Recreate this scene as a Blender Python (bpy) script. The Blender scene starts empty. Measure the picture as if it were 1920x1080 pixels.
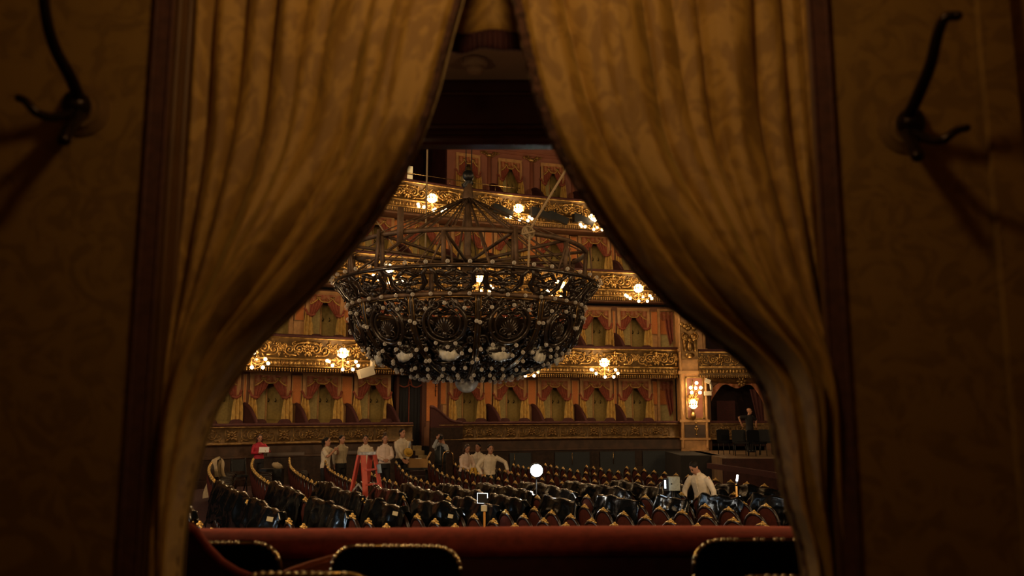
import bpy, math, random
import numpy as np
from mathutils import Vector, Matrix, Euler

# ------------------------------------------------------------------ camera, world, light
S = bpy.context.scene
C = S.collection
F = 1550.0
TH = math.atan(230/1550.0)
EZ = 2.35
CT, ST = math.cos(TH), math.sin(TH)
cd = bpy.data.cameras.new('camera'); cam = bpy.data.objects.new('camera', cd); C.objects.link(cam)
cam.location = (0, 0, EZ); cam.rotation_euler = (math.pi/2+TH, 0, 0)
cd.sensor_width = 36; cd.lens = F/1920*36; cd.clip_start = .05; cd.clip_end = 200
cd.dof.use_dof = True; cd.dof.focus_distance = 18.5; cd.dof.aperture_fstop = 2.8
S.camera = cam
S.view_settings.view_transform = 'Standard'; S.view_settings.look = 'None'
S.view_settings.gamma = 1; S.view_settings.exposure = 0; S.view_settings.use_curve_mapping = False
W = bpy.data.worlds.new('world'); S.world = W; W.use_nodes = True
W.node_tree.nodes['Background'].inputs[0].default_value = (.9, .55, .3, 1)
W.node_tree.nodes['Background'].inputs[1].default_value = .003
S.cycles.sample_clamp_indirect = 4; S.cycles.sample_clamp_direct = 0
S.cycles.max_bounces = 6; S.cycles.diffuse_bounces = 3; S.cycles.glossy_bounces = 3; S.cycles.transparent_max_bounces = 12

WARM = (1, .65, .32); COOL = (.62, .82, 1)
def plight(name, loc, power, col, r=.1):
    l = bpy.data.lights.new(name, 'POINT'); l.energy = power; l.color = col; l.shadow_soft_size = r
    o = bpy.data.objects.new(name, l); o.location = loc; C.objects.link(o); return o
ANTE = plight('antechamber_lamp', (-.02, .95, 3.42), 8.3, (1, .64, .27), .06)
# lamps of the tiers on the near side of the house, the same fittings as those in view
for q in ((-9, 3.5, 4.4), (-4, .9, 7.4), (4, .9, 7.4), (9, 3.0, 4.4), (13, 9, 7.4), (-13, 9, 7.4), (-12, 12, 10.4), (0, 1.0, 10.4), (13, 16, 10.4)):
    plight('house_lamp', q, 980, WARM, .3)
for q in ((-.62, 2.35, 3.05), (.56, 2.35, 3.05)): plight('box_fill', q, 1.9, WARM, .04)  # unseen fill lights added behind the curtains to brighten the box ceiling
plight('technicians_lamp', (-12.3, 13.0, 4.0), 260, COOL, .3)

# ------------------------------------------------------------------ projection helpers
def at(x, y, D):
    u = (x-960)/F; v = (540-y)/F; d = CT-v*ST
    return Vector((u/d*D, D, EZ+(ST+v*CT)/d*D))
def proj(X, Y, Z):
    z = Z-EZ; dep = Y*CT+z*ST; up = z*CT-Y*ST
    return 960+F*X/dep, 540-F*up/dep
def ss(a, b, x):
    t = min(1, max(0, (x-a)/(b-a))); return t*t*(3-2*t)
def lerp(a, b, t): return a+(b-a)*t
def pw(x, xs, ys): return float(np.interp(x, xs, ys))
def rng(s): return random.Random(s)
ORD = 'first second third fourth fifth sixth seventh eighth ninth tenth eleventh twelfth thirteenth fourteenth fifteenth'.split()
def nth(n):
    return str(n)+('th' if 10 < n % 100 < 14 else {1: 'st', 2: 'nd', 3: 'rd'}.get(n % 10, 'th'))

# ------------------------------------------------------------------ materials
def mat(name, col, rough=.6, metal=0, var=0, vs=8, bump=0, bs=40, sheen=0, emit=None, es=0, col2=None, spec=.5, dist=0, detail=4, lo=.35, hi=.65, coord='Object', scl=(1, 1, 1)):
    m = bpy.data.materials.new(name); m.use_nodes = True; nt = m.node_tree; N = nt.nodes; L = nt.links
    b = N['Principled BSDF']; I = b.inputs
    I['Base Color'].default_value = (*col, 1); I['Roughness'].default_value = rough; I['Metallic'].default_value = metal
    I['Specular IOR Level'].default_value = spec
    if sheen:
        I['Sheen Weight'].default_value = sheen; I['Sheen Roughness'].default_value = .4; I['Sheen Tint'].default_value = (*[min(1, c*3+.1) for c in col], 1)
    if emit: I['Emission Color'].default_value = (*emit, 1); I['Emission Strength'].default_value = es
    if var or bump:
        tc = N.new('ShaderNodeTexCoord'); mp = N.new('ShaderNodeMapping'); mp.inputs['Scale'].default_value = scl
        L.new(tc.outputs[coord], mp.inputs[0])
    if var:
        n = N.new('ShaderNodeTexNoise'); n.inputs['Scale'].default_value = vs; n.inputs['Detail'].default_value = detail; n.inputs['Distortion'].default_value = dist
        L.new(mp.outputs[0], n.inputs['Vector'])
        r = N.new('ShaderNodeMapRange'); r.inputs[1].default_value = lo; r.inputs[2].default_value = hi; r.interpolation_type = 'SMOOTHSTEP'
        L.new(n.outputs['Fac'], r.inputs[0])
        mx = N.new('ShaderNodeMix'); mx.data_type = 'RGBA'
        c2 = col2 or [c*(1-var) for c in col]
        mx.inputs[6].default_value = (*col, 1); mx.inputs[7].default_value = (*c2, 1)
        L.new(r.outputs[0], mx.inputs[0]); L.new(mx.outputs[2], I['Base Color'])
    if bump:
        n2 = N.new('ShaderNodeTexNoise'); n2.inputs['Scale'].default_value = bs; n2.inputs['Detail'].default_value = 5
        L.new(mp.outputs[0], n2.inputs['Vector'])
        bp = N.new('ShaderNodeBump'); bp.inputs['Strength'].default_value = bump; bp.inputs['Distance'].default_value = .02
        L.new(n2.outputs['Fac'], bp.inputs['Height']); L.new(bp.outputs[0], I['Normal'])
    return m
def glow(name, col, s):
    m = bpy.data.materials.new(name); m.use_nodes = True; nt = m.node_tree
    b = nt.nodes['Principled BSDF'].inputs
    b['Base Color'].default_value = (*col, 1); b['Emission Color'].default_value = (*col, 1); b['Emission Strength'].default_value = s
    m.cycles.emission_sampling = 'NONE'
    return m
def clear(name, tint, lo=.14, hi=1):
    m = bpy.data.materials.new(name); m.use_nodes = True; nt = m.node_tree; N = nt.nodes; L = nt.links
    N.remove(N['Principled BSDF']); o = N['Material Output']
    t = N.new('ShaderNodeBsdfTransparent'); t.inputs[0].default_value = (*[c*.85 for c in tint], 1)
    g = N.new('ShaderNodeBsdfPrincipled'); g.inputs['Base Color'].default_value = (*tint, 1); g.inputs['Roughness'].default_value = .1
    lw = N.new('ShaderNodeLayerWeight'); lw.inputs[0].default_value = .35
    r = N.new('ShaderNodeMapRange'); r.inputs[3].default_value = lo; r.inputs[4].default_value = hi
    mx = N.new('ShaderNodeMixShader'); L.new(lw.outputs['Facing'], r.inputs[0]); L.new(r.outputs[0], mx.inputs[0])
    L.new(t.outputs[0], mx.inputs[1]); L.new(g.outputs[0], mx.inputs[2]); L.new(mx.outputs[0], o.inputs[0])
    return m

M = dict(
 damask=mat('gold_damask', (.47, .255, .048), .55, 0, .5, 13, .25, 300, .25, col2=(.31, .155, .026), dist=1.6, detail=3, lo=.42, hi=.60, coord='UV'),
 lining=mat('curtain_lining', (.36, .24, .10), .7, 0, .3, 20, coord='UV'),
 walldamask=mat('wall_damask', (.275, .15, .03), .6, 0, .5, 11, .2, 300, .2, col2=(.20, .105, .02), dist=2.2, detail=3, lo=.42, hi=.60),
 fringe=mat('curtain_fringe', (.13, .052, .028), .8, 0, .6, 60, .6, 200),
 redtrim=mat('red_braid_trim', (.115, .040, .022), .8, 0, .3, 60, .3, 300),
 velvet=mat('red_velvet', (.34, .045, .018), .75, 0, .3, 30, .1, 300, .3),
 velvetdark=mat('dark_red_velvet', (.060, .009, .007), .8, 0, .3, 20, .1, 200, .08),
 blackpad=mat('black_leather', (.004, .004, .006), .5, 0, .2, 20, spec=.15),
 studs=mat('bright_nailheads', (.9, .74, .48), .28, 1), brass=mat('worn_brass', (.62, .40, .16), .25, 1, .5, 25),
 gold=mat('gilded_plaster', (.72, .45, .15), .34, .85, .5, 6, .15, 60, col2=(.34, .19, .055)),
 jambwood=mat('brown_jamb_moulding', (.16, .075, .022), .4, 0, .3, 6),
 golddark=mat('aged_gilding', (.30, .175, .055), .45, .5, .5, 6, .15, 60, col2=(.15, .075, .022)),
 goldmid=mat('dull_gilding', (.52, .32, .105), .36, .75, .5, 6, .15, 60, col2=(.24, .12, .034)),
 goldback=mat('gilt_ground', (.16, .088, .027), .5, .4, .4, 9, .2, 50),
 orange=mat('orange_silk', (.66, .215, .05), .7, 0, .2, 30, .15, 200),
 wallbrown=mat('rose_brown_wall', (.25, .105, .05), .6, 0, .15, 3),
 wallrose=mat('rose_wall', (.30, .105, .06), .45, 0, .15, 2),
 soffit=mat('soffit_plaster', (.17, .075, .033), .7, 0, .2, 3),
 frame=mat('ochre_moulding', (.58, .31, .115), .5, .15, .25, 5),
 olive=mat('olive_silk', (.55, .42, .16), .7, 0, .2, 12), olive2=mat('dark_olive_silk', (.36, .25, .07), .7, 0, .2, 12),
 redcloth=mat('red_box_curtain', (.31, .072, .034), .75, 0, .25, 12, 0, sheen=.3), goldcloth=mat('gold_lining', (.62, .37, .085), .6, 0, .3, 9, .2, 60),
 pelmet=mat('embroidered_pelmet', (.36, .15, .05), .6, 0, .5, 7, .2, 60, col2=(.30, .06, .02), dist=1.5),
 marble=mat('dark_brown_marble', (.040, .020, .012), .35, 0, .5, 5, dist=2), marblelight=mat('brown_marble', (.085, .042, .022), .45, 0, .4, 4),
 greystrip=mat('grey_marble_strip', (.12, .09, .075), .4), cream=mat('cream_marble', (.42, .30, .14), .5, 0, .2, 8), carpet=mat('dark_carpet', (.022, .006, .005), .9, 0, .3, 12),
 floor=mat('stalls_carpet', (.055, .012, .010), .9, 0, .4, 6), boxfloor=mat('box_carpet', (.03, .008, .006), .9),
 bronze=mat('dark_bronze', (.036, .025, .017), .30, .5, .5, 5, .2, 40, col2=(.030, .019, .012)),
 bronzepipe=mat('brown_iron_pipe', (.13, .075, .042), .6, .4, .4, 8, .2, 40),
 bronzegold=mat('rubbed_bronze_rib', (.26, .15, .05), .3, .9, .5, 8),
 frost=mat('frosted_glass', (.60, .58, .50), .3, 0, .3, 12, .2, 60), bulb=clear('clear_bulb', (1, .95, .87)),
 seatwood=mat('dark_seat_wood', (.020, .009, .006), .28, 0, .3, 12), seatred=mat('seat_red_velvet', (.058, .013, .008), .9, 0, .25, 20, .1, 200, spec=.12), rust=mat('lit_velvet', (.50, .13, .045), .75, 0, .2, 30, .1, 300, .2),  # rust: red velvet brightened in colour to show light on the armrest
 finial=mat('gilt_finial', (.78, .50, .16), .35, .75, .35, 40, .2, 120),
 plastic=mat('black_plastic', (.003, .0035, .004), .2, 0, .2, 6, .25, 9, spec=.36),
 rope=mat('pale_rope', (.34, .24, .13), .8, 0, .3, 60), cable=mat('black_cable', (.012, .01, .01), .5),
 black=mat('black_metal', (.010, .010, .011), .4, .3), darkwood=mat('dark_mahogany', (.036, .011, .008), .22, 0, .3, 4, .05, 20),
 hook=mat('dark_hook_bronze', (.03, .018, .012), .3, .8), hookplate=mat('hook_rosette', (.26, .15, .05), .4, .3),
 ceil=mat('box_ceiling_paint', (.26, .16, .09), .8, 0, .15, 3), white=mat('white_plastic', (.55, .48, .36), .4), cardboard=mat('cardboard', (.36, .20, .07), .8),
 bulbon=glow('lit_globe', (1, .70, .34), 14), bowlon=glow('lit_bowl', (1, .74, .40), 16), led=glow('led_panel', (.85, .95, 1), 1.3), flood=glow('flood_face', (1, .97, .88), 40), tube=glow('tube_light', (.95, 1, .95), 14),
 doorlit=glow('lit_room_beyond', (1, .68, .28), .55),
 steel=mat('galvanised_steel', (.36, .37, .30), .5, .3, .2, 30), ladder=mat('red_fibreglass', (.50, .070, .042), .5, 0, .15, 9), alu=mat('scuffed_aluminium', (.55, .50, .42), .45, .5, .4, 20), tape=mat('tape_label', (.55, .50, .36), .7), bluelabel=mat('blue_sticker', (.25, .33, .45), .6),
 stick=mat('orange_stick', (.55, .24, .03), .5), stagewood=mat('stage_boards', (.20, .12, .06), .6, 0, .3, 3), paper=mat('white_paper', (.70, .68, .68), .8),
 skin=mat('skin', (.46, .22, .13), .55), skindark=mat('tan_skin', (.36, .165, .095), .55), hair=mat('dark_hair', (.012, .008, .006), .6, spec=.2, bump=.3, bs=90), hairbrown=mat('brown_hair', (.05, .022, .012), .5, bump=.3, bs=90),
 shirt=mat('white_shirt', (.74, .62, .46), .8, 0, .12, 14, .3, 22), shirtbeige=mat('beige_shirt', (.52, .42, .27), .8, 0, .12, 14, .3, 22), pink=mat('pale_pink_blouse', (.74, .57, .47), .8, 0, .1, 14, .3, 22), bluesleeve=mat('pale_blue_shirt', (.36, .38, .40), .8, 0, .1, 14, .3, 22),
 trousers=mat('black_trousers', (.010, .009, .010), .8, bump=.2, bs=20), redjacket=mat('red_jacket', (.42, .012, .03), .7, 0, .15, 14, .3, 22), blackwood=mat('black_stained_wood', (.008, .005, .004), .8, 0, .2, 6), vest=mat('dark_vest', (.025, .03, .035), .8, bump=.2, bs=20), blackshirt=mat('black_shirt', (.012, .011, .013), .8, bump=.2, bs=20),
 yellow=mat('yellow_cloth', (.62, .36, .04), .7), jacket=mat('cream_jacket', (.42, .31, .17), .8, 0, .2, 10, .3, 25), shoe=mat('black_shoe', (.01, .01, .01), .3),
 eye=mat('eye_dark', (.02, .012, .01), .2), lip=mat('lip', (.32, .10, .07), .5),
)

M['bronze'].node_tree.nodes['Principled BSDF'].inputs['Coat Weight'].default_value = .6; M['bronze'].node_tree.nodes['Principled BSDF'].inputs['Coat Roughness'].default_value = .12
# ------------------------------------------------------------------ mesh builder
class MB:
    def __init__(s): s.v = []; s.f = []; s.m = []; s.uv = None; s.n = 0
    def add(s, V, Fc, mi=0):
        o = s.n; s.v.append(np.asarray(V, float).reshape(-1, 3)); s.n += len(s.v[-1])
        for q in Fc: s.f.append(tuple(i+o for i in q)); s.m.append(mi)
    def box(s, c, d, rot=None, mi=0, taper=1):
        x, y, z = [q/2 for q in d]; t = taper
        V = np.array([(-x, -y, -z), (x, -y, -z), (x, y, -z), (-x, y, -z), (-x*t, -y*t, z), (x*t, -y*t, z), (x*t, y*t, z), (-x*t, y*t, z)])
        if rot is not None: V = V @ np.array(Euler(rot).to_matrix()).T
        s.add(V+np.array(c), [(3, 2, 1, 0), (4, 5, 6, 7), (0, 1, 5, 4), (1, 2, 6, 5), (2, 3, 7, 6), (3, 0, 4, 7)], mi)
    def bar(s, a, b, w, h, mi=0):
        a = Vector(a); b = Vector(b); d = b-a; R = d.to_track_quat('Z', 'Y').to_matrix()
        x, y, z = w/2, h/2, d.length
        V = [a+R@Vector(q) for q in [(-x, -y, 0), (x, -y, 0), (x, y, 0), (-x, y, 0), (-x, -y, z), (x, -y, z), (x, y, z), (-x, y, z)]]
        s.add(V, [(3, 2, 1, 0), (4, 5, 6, 7), (0, 1, 5, 4), (1, 2, 6, 5), (2, 3, 7, 6), (3, 0, 4, 7)], mi)
    def tube(s, P, R, n=6, closed=False, cap=True, mi=0, flat=1, up=None):
        P = np.asarray(P, float); k = len(P)
        R = np.full(k, R) if np.isscalar(R) else np.asarray(R, float)
        T = np.gradient(P, axis=0) if not closed else np.roll(P, -1, 0)-np.roll(P, 1, 0)
        T /= np.linalg.norm(T, axis=1)[:, None]+1e-12
        if up is None:
            u = np.array([0, 0, 1.]) if abs(T[0][2]) < .9 else np.array([1., 0, 0])
        else: u = np.array(up, float)
        V = []
        for i in range(k):
            a = np.cross(T[i], u); nrm = np.linalg.norm(a)
            if nrm < 1e-6: a = np.cross(T[i], [.3, .9, .2]); nrm = np.linalg.norm(a)
            a /= nrm; b = np.cross(a, T[i])
            if up is None: u = b
            for j in range(n):
                an = 2*math.pi*j/n; V.append(P[i]+R[i]*(math.cos(an)*a+math.sin(an)*b*flat))
        Fc = []
        for i in range(k if closed else k-1):
            for j in range(n):
                a0 = i*n+j; a1 = i*n+(j+1) % n; b0 = ((i+1) % k)*n+j; b1 = ((i+1) % k)*n+(j+1) % n
                Fc.append((a0, a1, b1, b0))
        if cap and not closed: Fc.append(tuple(range(n-1, -1, -1))); Fc.append(tuple((k-1)*n+j for j in range(n)))
        s.add(V, Fc, mi)
    def ball(s, c, r, n=8, m=5, mi=0, rot=None):
        r = np.array([r, r, r]) if np.isscalar(r) else np.array(r)
        V = [(0, 0, 1)]
        for i in range(1, m):
            th = math.pi*i/m
            for j in range(n): V.append((math.sin(th)*math.cos(2*math.pi*j/n), math.sin(th)*math.sin(2*math.pi*j/n), math.cos(th)))
        V.append((0, 0, -1)); V = np.array(V)*r
        if rot is not None: V = V @ np.array(Euler(rot).to_matrix()).T
        Fc = [(0, 1+j, 1+(j+1) % n) for j in range(n)]
        for i in range(m-2):
            for j in range(n):
                a = 1+i*n+j; b = 1+i*n+(j+1) % n; Fc.append((a, a+n, b+n, b))
        l = len(V)-1; o = 1+(m-2)*n
        Fc += [(l, o+(j+1) % n, o+j) for j in range(n)]
        s.add(V+np.array(c), Fc, mi)
    def lathe(s, prof, n=12, c=(0, 0, 0), mi=0, a0=0, a1=2*math.pi):
        full = abs(a1-a0-2*math.pi) < 1e-6; cols = n if full else n+1
        V = []
        for (r, z) in prof:
            for j in range(cols):
                an = a0+(a1-a0)*j/n; V.append((c[0]+r*math.cos(an), c[1]+r*math.sin(an), c[2]+z))
        Fc = []
        for i in range(len(prof)-1):
            for j in range(n):
                j2 = (j+1) % cols; Fc.append((i*cols+j, i*cols+j2, (i+1)*cols+j2, (i+1)*cols+j))
        s.add(V, Fc, mi)
    def grid(s, fn, nu, nv, mi=0, uvfn=None):
        V = []; U = []
        for j in range(nv+1):
            for i in range(nu+1):
                V.append(fn(i/nu, j/nv))
        Fc = [(j*(nu+1)+i, j*(nu+1)+i+1, (j+1)*(nu+1)+i+1, (j+1)*(nu+1)+i) for j in range(nv) for i in range(nu)]
        s.add(V, Fc, mi)
        if uvfn: s.uv = [uvfn(i/nu, j/nv) for j in range(nv+1) for i in range(nu+1)]
    def prism(s, pts, ax, t, mi=0):
        """pts: 2D outline; ax: function (a, b, depth)->3D; t: thickness (two depths)"""
        n = len(pts); V = [ax(a, b, t[0]) for a, b in pts]+[ax(a, b, t[1]) for a, b in pts]
        s.add(V, [tuple(range(n-1, -1, -1)), tuple(range(n, 2*n))]+[(i, (i+1) % n, n+(i+1) % n, n+i) for i in range(n)], mi)
    def mapv(s, fn):
        s.v = [np.array([fn(p) for p in a]) for a in s.v]; return s
    def mesh(s, name, mats, smooth=True):
        me = bpy.data.meshes.new(name)
        me.from_pydata(np.concatenate(s.v).tolist() if s.v else [], [], s.f)
        mats = mats if isinstance(mats, (list, tuple)) else [mats]
        for m in mats: me.materials.append(M[m] if isinstance(m, str) else m)
        if len(mats) > 1: me.polygons.foreach_set('material_index', s.m)
        if smooth is True: me.polygons.foreach_set('use_smooth', [True]*len(s.f))
        if s.uv:
            uv = me.uv_layers.new(name='UVMap'); li = np.zeros(len(me.loops), int); me.loops.foreach_get('vertex_index', li)
            uv.data.foreach_set('uv', np.array(s.uv)[li].ravel())
        me.update(); return me
    def build(s, name, mats, parent=None, smooth=True, **k):
        return ob(name, s.mesh(name, mats, smooth), parent, **k)

def ob(name, me, parent=None, loc=None, rot=None, scale=None):
    o = bpy.data.objects.new(name, me); C.objects.link(o)
    if parent is not None: o.parent = parent
    if loc is not None: o.location = loc
    if rot is not None: o.rotation_euler = (0, 0, rot) if np.isscalar(rot) else rot
    if scale is not None: o.scale = (scale,)*3 if np.isscalar(scale) else scale
    return o
def tag(o, label, cat, group=None, kind=None):
    if label: o['label'] = label
    if cat: o['category'] = cat
    if group: o['group'] = group
    if kind: o['kind'] = kind
    return o
def thing(name, label, cat, loc=(0, 0, 0), rot=0, group=None):
    return tag(ob(name, None, None, loc, rot), label, cat, group)
def struct(o): o['kind'] = 'structure'; return o
def solid(o, t, off=-1):
    m = o.modifiers.new('thickness', 'SOLIDIFY'); m.thickness = t; m.offset = off; return o

# ------------------------------------------------------------------ ornament (flat: x right, z up, relief towards -y)
def spiral(mb, cx, cz, r, a0, turns, d, w, tail=None, y=0, n=5):
    k = int(9*turns)+4; P = []; R = []
    if tail is not None:
        P.append((tail[0], y, tail[1])); R.append(w*1.2)
    for i in range(k):
        t = i/(k-1); rr = r*(1-.78*t); a = a0+d*turns*2*math.pi*t
        P.append((cx+rr*math.cos(a), y-w*.4*t, cz+rr*math.sin(a))); R.append(w*(1-.45*t))
    mb.tube(P, R, n, up=(0, -1, 0), flat=1.2)
    mb.ball((P[-1][0], y-w*.9, P[-1][2]), w*1.25, 6, 4)
def leaf(mb, x, z, a, l, w, y=0, curl=.5, n=5):
    P = []; R = []
    for i in range(5):
        t = i/4; aa = a+curl*t; P.append((x+l*t*math.cos(aa), y-w*.7*math.sin(math.pi*t), z+l*t*math.sin(aa))); R.append(w*(.35+1.1*math.sin(math.pi*min(1, t*.85+.08))**1)*(1 if t < .99 else .15))
    mb.tube(P, R, n, up=(0, -1, 0), flat=.55)
def rosette(mb, x, z, r, y=0, n=8):
    for i in range(n):
        a = 2*math.pi*i/n+.2; leaf(mb, x+r*.22*math.cos(a), z+r*.22*math.sin(a), a, r*.75, r*.17, y, .25)
    mb.ball((x, y-r*.12, z), r*.26, 7, 4)
def scroll_panel(w, h, seed, big=True):
    g = rng(seed); mb = MB(); u = h*.052
    for sx in (-1, 1):
        spiral(mb, sx*w*.17, h*.02, h*.30, math.pi/2 if sx > 0 else math.pi/2, 1.5, -sx, u*1.15, (sx*w*.02, h*.36))
        spiral(mb, sx*w*.36, -h*.06, h*.27, -math.pi/2, 1.4, sx, u, (sx*w*.22, -h*.36))
        spiral(mb, sx*w*.46, h*.22, h*.14, math.pi, 1.1, -sx, u*.8)
        spiral(mb, sx*w*.27, h*.30, h*.12, 0 if sx < 0 else math.pi, 1.1, sx, u*.8)
        for k in range(13):
            x = sx*w*(.04+.44*g.random()); z = h*(g.random()-.5)*.85
            leaf(mb, x, z, g.random()*6.28, h*(.14+.12*g.random()), h*.035, -u*.3, g.uniform(-1, 1))
        for k in range(7):
            mb.ball((sx*w*(.05+.43*g.random()), -u*.6, h*(g.random()-.5)*.85), h*g.uniform(.022, .045), 6, 4)
        leaf(mb, sx*w*.03, -h*.42, math.pi/2-sx*.5, h*.3, h*.04, 0, sx*.8)
    rosette(mb, 0, 0, h*.33, -u*.5, 9)
    leaf(mb, 0, h*.26, math.pi/2, h*.24, h*.06, -u*.4, 0)
    for sx in (-1, 1): rosette(mb, sx*w*.485, -h*.02, h*.17, -u*.4, 7)
    return mb
# ================================================================== near box and its anteroom
BF = 1.05                      # floor of the box
WY = 1.55                      # the doorway wall
XL, XR = -.707, .625           # outer edges of the red braid round the doorway
TOPZ = 3.95
def wallpiece(name, x0, x1, z0, z1):
    mb = MB(); mb.box(((x0+x1)/2, WY+.07, (z0+z1)/2), (x1-x0, .14, z1-z0))
    me = mb.mesh(name, 'walldamask', False)
    uv = me.uv_layers.new(name='UVMap')
    for l in me.loops:
        v = me.vertices[l.vertex_index].co; uv.data[l.index].uv = (v.x+v.y, v.z)
    return struct(ob(name, me))
wallpiece('wall_front', -2.0, XL, BF, TOPZ)
wallpiece('wall_front', XR, 1.3, BF, TOPZ)
wallpiece('wall_front', XL, XR, 3.62, TOPZ)
def slab(name, c, d, m): mb = MB(); mb.box(c, d); return struct(mb.build(name, m, smooth=False))
slab('floor', (-.3, .9, BF-.06), (3.6, 4.9, .12), 'boxfloor')
slab('ceiling', (-.3, .2, TOPZ+.05), (3.6, 2.9, .1), 'ceil')
slab('wall_left', (-2.0, 0, 2.5), (.1, 3.2, 3.0), 'walldamask')
slab('wall_right', (1.22, 0, 2.5), (.1, 3.2, 3.0), 'walldamask')
slab('wall_back', (-.3, -1.55, 2.5), (3.6, .1, 3.0), 'walldamask')
# corner moulding at the far right of the doorway wall
mb = MB(); mb.box((.95, WY-.012, 2.5), (.06, .02, 2.9))
struct(mb.build('trim_1', 'walldamask', smooth=False))
# braid and jamb mouldings
for i, (x, sg) in enumerate(((XL, 1), (XR, -1))):
    mb = MB()
    mb.box((x+sg*.018, WY-.004, 2.4), (.036, .012, 2.7))
    for k in (0.002, .034): mb.tube([(x+sg*k, WY-.01, 1.1), (x+sg*k, WY-.01, 3.7)], .0035, 6)
    struct(mb.build('trim_%d' % (2+i), 'redtrim', smooth=False))
    mb = MB()
    mb.box((x+sg*(.046 if i == 0 else .005), WY+.06, 2.4), (.02 if i == 0 else .008, .13, 2.7))
    for q, yy in (((.046, WY-.002), (.058, WY+.02), (.066, WY+.05)) if i == 0 else ((.034, WY),)): mb.tube([(x+sg*q, yy, 1.1), (x+sg*q, yy, 3.7)], .006, 8)
    struct(mb.build('trim_%d' % (4+i), 'jambwood', smooth=False))
# box beyond the doorway: side walls, ceiling, front beam
slab('wall_left', (-1.62, 2.45, 2.5), (.1, 1.5, 3.0), 'velvetdark')
slab('wall_right', (1.45, 2.45, 2.5), (.1, 1.5, 3.0), 'velvetdark')
slab('ceiling', (-.08, 2.4, 3.71), (3.2, 1.45, .12), 'ceil')
mb = MB()
BZ = at(960, 268, 3.15).z
mb.box((-.08, 3.22, (BZ+.06+3.9)/2), (3.3, .16, 3.9-BZ-.06))
for z, yy, r in ((BZ+.012, 3.15, .022), (BZ+.06, 3.135, .012), (BZ+.2, 3.14, .010), (BZ+.34, 3.14, .010)):
    mb.tube([(-1.7, yy, z), (1.55, yy, z)], r, 10)
mb.box((-.08, 3.2, BZ+.03), (3.3, .1, .05))
struct(mb.build('trim_6', 'darkwood', smooth=False))

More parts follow.
